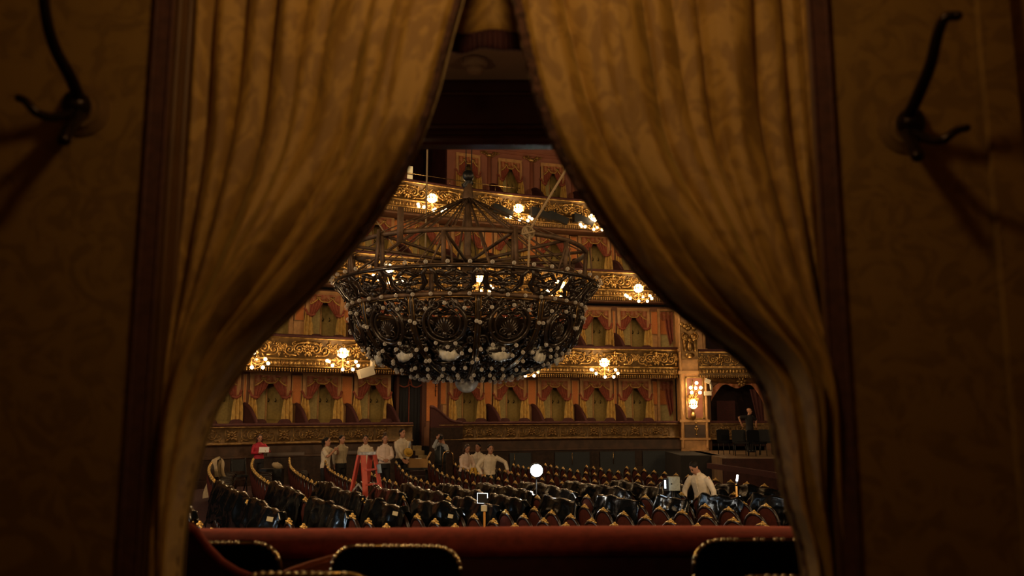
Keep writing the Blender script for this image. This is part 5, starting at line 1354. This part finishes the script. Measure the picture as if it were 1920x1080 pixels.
    for i, (a, e_, h) in enumerate(arms):
        en = e_.lerp(h, .93) if sleeve >= 1 else (a.lerp(e_, .85))
        if sleeve >= 1: mb.tube([tuple(a-X*(-.03 if i == 0 else .03)), tuple(a.lerp(e_, .5)), tuple(e_), tuple(e_.lerp(h, .5)), tuple(en)], [.072, .064, .056, .053, .042], 10)
        else: mb.tube([tuple(a-X*(-.03 if i == 0 else .03)), tuple(a.lerp(e_, .5)), tuple(en)], [.072, .068, .066], 10)
    loft(mb, [(neck-dv*.03, X*.075, Yv*.068), (neck+dv*.025, X*.066, Yv*.064)], 12)
    tp = remesh(mb, .0135, {'redjacket': 'jacket', 'vest': 'vest', 'pink': 'blouse'}.get(top, 'shirt'), top, r)
    if top in ('shirt', 'shirtbeige', 'pink', 'bluesleeve'):
        mb = MB()
        for s_ in (-1, 1):
            q = neck+dv*.02-Yv*.0; f_ = X.cross(dv)
            mb.add([tuple(q+X*s_*.01-f_*-.0+dv*.0+Vector((0, -.078, -.0))), tuple(q+X*s_*.075+dv*.03+Vector((0, -.02, 0))), tuple(q+X*s_*.07-dv*.035+Vector((0, -.07, 0))), tuple(q+X*s_*.02-dv*.05+Vector((0, -.10, 0)))], [(0, 1, 2, 3)])
        c_ = mb.build('collar', top, tp, False); solid(c_, .006)
        mb = MB(); mb.tube([tuple(hip+dv*h+Yv*(-1)*0+(-Vector((0, 1, 0)))*(b+.016)) for h, b in ((.02, .117), (.12, .102), (.26, .116), (.38, .118), (.46, .10))], .008, 5); mb.build('button_placket', top, tp)
    mb = MB(); loft(mb, [(hip+dv*(-.14), X*.168, Yv*.122), (hip, X*.174, Yv*.126), (hip+dv*.05, X*.168, Yv*.122)])
    for s_ in (-1, 1): mb.tube([(s_*.085, hip.y, .86), (s_*.095, .0, .50), (s_*.10, .02, .25), (s_*.105, .03, .05)], [.098, .078, .072, .062], 10)
    remesh(mb, .017, 'trousers', bottom, r)
    for s_ in (-1, 1): mb = MB(); mb.ball((s_*.105, -.04, .04), (.055, .14, .045), 10, 6); mb.build('shoe', 'shoe', r)
    # face
    for s_ in (-1, 1):
        mb = MB(); mb.ball(hm((s_*.03, -.083, .012)), (.012, .008, .008), 7, 5); mb.build('eye', 'eye', r)
        mb = MB(); mb.tube([hm((s_*.014, -.090, .033)), hm((s_*.032, -.088, .037)), hm((s_*.05, -.078, .031))], [.004, .005, .003], 5); mb.build('eyebrow', hair, r)
    mb = MB(); mb.tube([hm((-.022, -.087, -.057)), hm((0, -.093, -.056)), hm((.022, -.087, -.057))], [.004, .007, .004], 6); mb.build('mouth', 'lip', r)
    if style != 'bald':
        mb = MB()
        er = HR.to_euler(); mb.ball(hm((0, .022, .040)), (.083, .100, .094), 16, 12, rot=er); mb.ball(hm((0, .055, -.015)), (.068, .055, .085), 12, 8, rot=er)
        if style == 'long':
            for s_ in (-1, 1): mb.tube([hm((s_*.07, .02, .06)), hm((s_*.088, .03, -.03)), hm((s_*.085, .03, -.12)), hm((s_*.075, .02, -.19))], [.03, .034, .036, .02], 8)
            mb.tube([hm((0, .07, .05)), hm((0, .085, -.06)), hm((0, .075, -.19))], [.06, .075, .05], 10)
        if style == 'ponytail': mb.tube([hm((0, .09, .07)), hm((0, .14, .04)), hm((0, .16, -.06)), hm((0, .14, -.16))], [.03, .045, .04, .015], 8)
        if style == 'bun': mb.ball(hm((0, .03, .15)), .05, 8, 6); mb.tube([hm((.075, .0, -.02)), hm((.08, .0, -.12)), hm((.07, -.01, -.2))], [.02, .022, .012], 6); mb.tube([hm((-.075, .0, -.02)), hm((-.08, .0, -.12))], [.02, .012], 6)
        if style == 'tied': mb.ball(hm((0, .1, .0)), .045, 8, 6)
        remesh(mb, .012, 'hair', hair, r, 1)
    r['scl'] = round(sc, 3)
    Mx = Matrix.LocRotScale(Vector((p.x, D, fz)), Euler((0, 0, rz)), Vector((sc,)*3))
    return r, lambda q: Mx@Vector(q), hm
rad = math.radians
DOWN = [(-.22, .0, .80), (.22, .0, .80)]; BEHIND = [(-.10, .20, .86), (.10, .20, .86)]
_, w, _ = person('woman in a red jacket reading a white sheet beside the left parapet', 487, 815, 26.3, rad(28), dict(hands=[(-.06, -.30, 1.14), (.16, -.33, 1.18)], nod=.25), 'redjacket', hair='hairbrown', style='long', female=True)
mb = MB(); mb.box((0, 0, 0), (.30, .006, .20), (rad(-38), 0, 0)); tag(mb.build('paper_sheet', 'paper', None, False, loc=w((.08, -.40, 1.24)), rot=rad(10)), 'white sheet of paper held by the woman in red', 'paper')
person('woman with a black ponytail in a white short-sleeved shirt, turned right, hands raised', 612, 820, 23.6, rad(72), dict(hands=[(-.05, -.30, 1.36), (.10, -.32, 1.40)], lean=.05, untucked=1), 'shirt', style='ponytail', female=True, sleeve=.5)
person('man in a beige shirt with short dark hair, hands behind his back', 641, 816, 24.2, rad(42), dict(hands=BEHIND, yaw=.2, pole=(.8, .3, 0)), 'shirtbeige')
person('woman in a white shirt facing forward behind the red ladder', 686, 816, 24.0, rad(4), dict(hands=BEHIND, pole=(.9, .3, 0)), 'shirt', style='tied', female=True)
person('woman in a pale pink blouse with hair up, hands clasped in front', 722, 815, 24.2, rad(16), dict(hands=[(-.04, -.24, 1.02), (.05, -.25, 1.04)], yaw=.15), 'pink', hair='hairbrown', style='bun', female=True)
_, w, _ = person('tallest man in a white long-sleeved shirt, standing left of the stairs', 754, 804, 25.4, rad(22), dict(hands=[(.0, -.22, .86), (.10, -.23, .88)], yaw=.45, pole=(.8, .3, -.1)), 'shirt')
mb = MB(); mb.lathe([(.001, 0), (.09, 0), (.10, .06), (.085, .12), (.04, .15), (.001, .16)], 14); mb.lathe([(.08, .0), (.14, -.01), (.14, .005), (.08, .02)], 14)
t = mb.build('hard_hat', 'yellow', None, loc=w((.13, -.24, 1.10)), rot=(rad(70), 0, .4)); tag(t, 'yellow hard hat held by the tallest man in white', 'hat')
mb = MB(); mb.lathe([(.001, 0), (.032, 0), (.033, .14), (.014, .18), (.014, .21), (.001, .21)], 10); t = mb.build('water_bottle', 'bluesleeve', None, loc=w((.14, -.26, 1.22)), rot=(0, rad(12), 0)); tag(t, 'clear water bottle held by the tallest man in white', 'bottle')
_, w, hm = person('photographer in a dark vest with pale blue sleeves, camera raised to his face', 826, 814, 26.0, rad(4), dict(hands=[(-.09, -.24, 1.60), (.12, -.22, 1.46)], pole=(.45, .1, -1)), 'bluesleeve', style='short')
mb = MB(); mb.box((0, -.01, .03), (.15, .07, .10)); mb.box((0, -.0, .09), (.06, .06, .03)); mb.tube([(0, -.04, .02), (0, -.15, .02)], [.04, .045], 12)
cm = mb.build('camera', 'black', None, False, loc=w((0, -.15, 1.60)), rot=rad(4)); tag(cm, 'black camera held up by the photographer in the vest', 'camera')
pr = _; X_ = Vector((1, 0, 0)); mb = MB(); loft(mb, [((0, 0, h), Vector((a, 0, 0)), Vector((0, b, 0))) for h, a, b in ((.86, .185, .135), (1.0, .17, .125), (1.2, .18, .135), (1.34, .17, .13), (1.42, .12, .09))]); mb.build('vest', 'vest', pr)
_, w, _ = person('woman in a white blouse holding a yellow cloth behind the seats', 872, 834, 24.4, rad(34), dict(hands=[(.02, -.26, 1.0), (.12, -.28, 1.02)], lean=.22, nod=.3), 'pink', hair='hairbrown', style='long', female=True, Hmin=.8)
mb = MB(); mb.grid(lambda u, v: ((u-.5)*(.14+.16*v), -.03*math.sin(9*u)-.03, -.34*v), 12, 8); t = mb.build('yellow_cloth', 'yellow', None, True, loc=w((.06, -.36, 1.06)), rot=rad(30)); solid(t, .02); tag(t, 'yellow cloth in the hands of the woman in white blouse', 'cloth')
person('man in a white shirt standing half behind another man, turned left', 898, 831, 25.4, rad(-16), dict(hands=[(-.16, -.25, .95), (.18, -.2, .95)], lean=.18, yaw=-.2), 'shirt', skin='skindark', Hmin=.8)
person('man in a white shirt leaning with one arm out over the seats', 918, 833, 23.6, rad(14), dict(hands=[(-.24, -.16, .92), (.46, -.22, 1.02)], lean=.24, yaw=.1, pole=(.8, .4, 0)), 'shirt', Hmin=.8)
person('man in a white shirt bending over the plastic beside the grey box', 1313, 866, 17.0, rad(-42), dict(hands=[(-.26, -.22, .86), (.30, -.02, .82)], lean=.30, nod=.7, yaw=-.35, pole=(1, .5, .2)), 'shirt')
# ---- stage
sx0, sx1 = at(1340, 850, 29).x, 13.5
st_ = struct(ob('floor', None, None, (0, 0, 0)))
mb = MB(); mb.box(((sx0+sx1)/2, 30.6, .37), (sx1-sx0, 5.2, .86)); mb.build('stage_boards', 'stagewood', st_, False)
mb = MB(); mb.box(((sx0+sx1)/2, 27.95, .25), (sx1-sx0, .1, 1.06)); mb.build('stage_front', 'darkwood', st_, False)
a = at(1282, 860, 29.5); mb = MB(); mb.box((a.x+.6, 31, .35), (1.4, 3, .9)); mb.build('side_platform', 'blackwood', st_, False)
# red rail round the orchestra pit
P = [at(1328, 873, 26.5), at(1380, 880, 25.0), at(1440, 889, 23.4), at(1500, 899, 22.0)]
pr_ = thing('pit_rail', 'low dark red rail curving round the orchestra pit', 'rail', (P[0].x, P[0].y, -.36))
mb = MB()
for k in range(3):
    q0, q1 = P[k]-Vector(pr_.location), P[k+1]-Vector(pr_.location); mb.bar(tuple(q0), tuple(q1), .1, .16)
mb.build('velvet_top', 'velvetdark', pr_, False)
mb = MB()
for k in range(3):
    q0, q1 = P[k]-Vector(pr_.location), P[k+1]-Vector(pr_.location); hgt = min(q0.z, q1.z)+.3
    mb.bar((q0.x, q0.y, hgt/2-.3), (q1.x, q1.y, hgt/2-.3), hgt, .08)
mb.build('panel', 'darkwood', pr_, False)
person('bald man in a black short-sleeved shirt leaning back on the stage box parapet', 1404, 765, 31.8, rad(28), dict(hands=[(-.34, .10, 1.12), (.30, -.05, 1.06)], yaw=.5, pole=(1, .5, .2), untucked=1), 'blackshirt', style='bald', floor=.8, sleeve=.5)
def stage_chair(px, py, D, rot, label):
    p = at(px, py, D); r = thing('stage_chair', label, 'chair', (p.x, D, .8), rot, 'black chairs on the stage')
    mb = MB(); mb.prism(rrect(.48, .42, .06), lambda a, b, t: (a, t+.22+.08*b, .46+b), (0, .04)); mb.build('backrest', 'blackpad', r, False)
    mb = MB(); mb.box((0, 0, .44), (.48, .46, .06)); mb.build('seat', 'blackpad', r, False)
    for sx in (-1, 1):
        for sy in (-1, 1): mb = MB(); mb.tube([(sx*.2, sy*.19, .42), (sx*.22, sy*.22, 0)], .015, 5); mb.build('leg', 'black', r)
stage_chair(1362, 830, 30.2, .2, 'black stage chair nearest the pillar, below the stage box')
stage_chair(1388, 830, 29.4, -.1, 'black stage chair in front of the bald man')
stage_chair(1420, 830, 29.2, .3, 'black stage chair right of the bald man'); stage_chair(1436, 830, 30.0, -.2, 'black stage chair at the edge of the right curtain')
# ---- working lights and small things among the seats
def onfloor(px, py, D): p = at(px, py, D); return p, zf(p.x, p.y)
p, fz = onfloor(1006, 882, 17.4)
L = thing('work_light', 'dazzling round white work light on a stand among the plastic sheets', 'work light', (p.x, p.y, fz)); hz = p.z-fz
mb = MB(); mb.tube([(0, .1, 0), (0, .1, hz)], .014, 6); mb.build('pole', 'black', L)
for k in range(3): a = k*2.1; mb = MB(); mb.tube([(0, .1, .35), (.35*math.cos(a), .1+.35*math.sin(a), 0)], .012, 5); mb.build('leg', 'black', L)
mb = MB(); mb.lathe([(.001, 0), (.13, .0), (.15, .03), (.15, .09), (.11, .14), (.001, .15)], 20); mb.mapv(lambda q: (q[0], q[2], hz+q[1])); mb.build('housing', 'black', L)
mb = MB(); mb.ball((0, -.02, hz), (.125, .07, .125), 18, 10); mb.build('lamp_face', 'flood', L)
q = plight('work_glow', (p.x, p.y-.25, p.z+.02), 10, (1, .96, .86), .12)
p, fz = onfloor(905, 934, 13.2)
L = thing('led_panel', 'square LED panel lamp seen from behind, white glowing edges, on an orange pole', 'work light', (p.x, p.y, fz), rad(-14)); hz = p.z-fz
mb = MB(); mb.box((0, 0, hz), (.156, .03, .145)); mb.build('housing', 'black', L, False)
for a, b, w_, h_ in ((0, .075, .165, .006), (-.03, -.075, .11, .006), (-.081, 0, .006, .155), (.081, .04, .005, .075)): mb = MB(); mb.box((a, -.012, hz+b), (w_, .02, h_)); mb.build('lit_edge', 'led', L, False)
mb = MB(); mb.box((.03, -.02, hz-.15), (.09, .03, .09)); mb.build('battery', 'tape', L, False)
mb = MB(); mb.tube([(.03, 0, 0), (.03, 0, hz-.1)], .018, 6); mb.build('pole', 'stick', L)
q = plight('led_glow', (p.x, p.y+.25, p.z), 3, COOL, .1)
p, fz = onfloor(1264, 907, 16.6)
L = thing('grey_metal_box', 'grey metal electrical box standing on the plastic beside the bending man', 'box', (p.x, p.y, fz), rad(6)); hz = p.z-fz
mb = MB(); mb.box((0, .06, hz), (.21, .14, .27)); mb.build('body', 'steel', L, False)
mb = MB(); mb.box((.01, -.014, hz), (.20, .012, .26)); dd = mb.build('door', 'steel', L, False)
mb = MB(); mb.tube([(-.06, -.02, hz), (-.06, -.03, hz)], .015, 8); mb.build('lock', 'black', dd)
mb = MB(); mb.box((-.155, .06, hz-.02), (.08, .1, .24)); mb.build('side_case', 'black', L, False)
mb = MB(); mb.box((-.18, .0, hz-.01), (.03, .02, .16)); mb.build('lit_strip', 'led', L, False)
mb = MB(); mb.tube([(-.19, .05, hz+.06), (-.27, .04, hz-.02), (-.30, .05, hz-.2)], .008, 5); mb.build('cord', 'black', L)
mb = MB(); mb.tube([(0, .06, 0), (0, .06, hz-.13)], .03, 6); mb.build('stand', 'black', L)
q = plight('strip_glow', (p.x-.25, p.y-.15, p.z), 1.5, COOL, .08)
p, fz = onfloor(1382, 897, 16.2)
L = thing('tube_light', 'small bright tube light upright on an orange stick, right of the bending man', 'work light', (p.x, p.y, fz)); hz = p.z-fz
mb = MB(); mb.tube([(-.008, 0, hz-.055), (.012, 0, hz+.065)], .018, 8); mb.build('tube', 'tube', L)
mb = MB(); mb.tube([(-.02, 0, 0), (-.02, 0, hz-.10)], .02, 6); mb.build('stick', 'stick', L)
mb = MB(); mb.tube([(-.02, 0, hz-.14), (-.008, 0, hz-.05)], .022, 6); mb.build('holder', 'black', L)
plight('tube_glow', (p.x, p.y-.12, p.z), 2, (.95, 1, .95), .06)
p, fz = onfloor(783, 866, 25.6)
L = thing('trolley', 'low black trolley under a carton at the foot of the stairs', 'trolley', (p.x, p.y, fz)); hz = p.z-fz-.16
mb = MB(); mb.box((0, 0, hz-.03), (.7, .5, .06)); mb.build('deck', 'black', L, False)
for a in (-.28, .28):
    for b in (-.18, .18): mb = MB(); mb.tube([(a, b, 0), (a, b, hz-.05)], .025, 6); mb.build('leg', 'black', L)
L = thing('carton', 'open brown cardboard carton at the foot of the stairs', 'carton', (p.x, p.y, fz+hz), rad(12))
mb = MB()
for a in (-1, 1): mb.box((a*.28, 0, .13), (.012, .38, .26)); mb.box((0, a*.19, .13), (.56, .012, .26))
mb.box((0, 0, .01), (.56, .38, .012)); mb.build('body', 'cardboard', L, False)
mb = MB(); mb.bar((.29, 0, .26), (.40, 0, .46), .38, .012); mb.build('flap', 'cardboard', L, False)
mb = MB(); mb.box((.02, -.02, .2), (.2, .2, .14)); mb.build('packet', 'alu', L, False)
p, fz = onfloor(840, 846, 25.3)
L = thing('luggage_cart', 'brass hoop of a luggage cart standing in front of the photographer', 'cart', (p.x, p.y, fz)); hz = p.z-fz
mb = MB(); mb.tube([(-.17, 0, .1)]+[(-.155*math.cos(a), 0, hz-.155+.155*math.sin(a)) for a in np.linspace(0, math.pi, 12)]+[(.17, 0, .1)], .018, 8); mb.build('hoop', 'brass', L)
mb = MB(); mb.box((0, .2, .12), (.42, .5, .06)); mb.build('deck', 'black', L, False)
for a in (-.16, .16): mb = MB(); mb.ball((a, .1, .05), (.02, .05, .05), 8, 6); mb.build('wheel', 'black', L)
p, fz = onfloor(449, 876, 25.0)
L = thing('folding_chair', 'dark folding chair standing behind the cream jacket', 'chair', (p.x, p.y, fz), rad(30))
mb = MB(); mb.box((0, .2, .74), (.44, .04, .34)); mb.build('backrest', 'black', L, False); mb = MB(); mb.box((0, 0, .45), (.44, .42, .05)); mb.build('seat', 'black', L, False)
for sx in (-.2, .2): mb = MB(); mb.tube([(sx, .22, .95), (sx, -.2, 0)], .018, 5); mb.tube([(sx, -.18, .46), (sx, .22, 0)], .018, 5); mb.build('leg', 'black', L)
p, fz = onfloor(520, 872, 24.0)
L = thing('cream_bag', 'small cream cloth bag on a black case behind the second row', 'bag', (p.x, p.y, p.z-.10))
mb = MB(); mb.ball((0, 0, .08), (.17, .09, .09), 10, 6, rot=(0, .3, 0)); mb.build('bag_body', 'jacket', L); mb = MB(); mb.tube([(-.06, 0, .14), (0, 0, .18), (.06, 0, .12)], .012, 5); mb.build('handle', 'jacket', L)
L = thing('black_case', 'tall black case leaning behind the second row of seats', 'case', (p.x-.15, p.y+.02, fz))
mb = MB(); mb.box((0, 0, (p.z-.10-fz)/2), (.62, .3, p.z-.10-fz)); mb.build('body', 'black', L, False)
mb = MB(); mb.tube([(-.2, -.16, .6), (-.1, -.19, .63), (0, -.16, .6)], .014, 5); mb.build('handle', 'black', L)
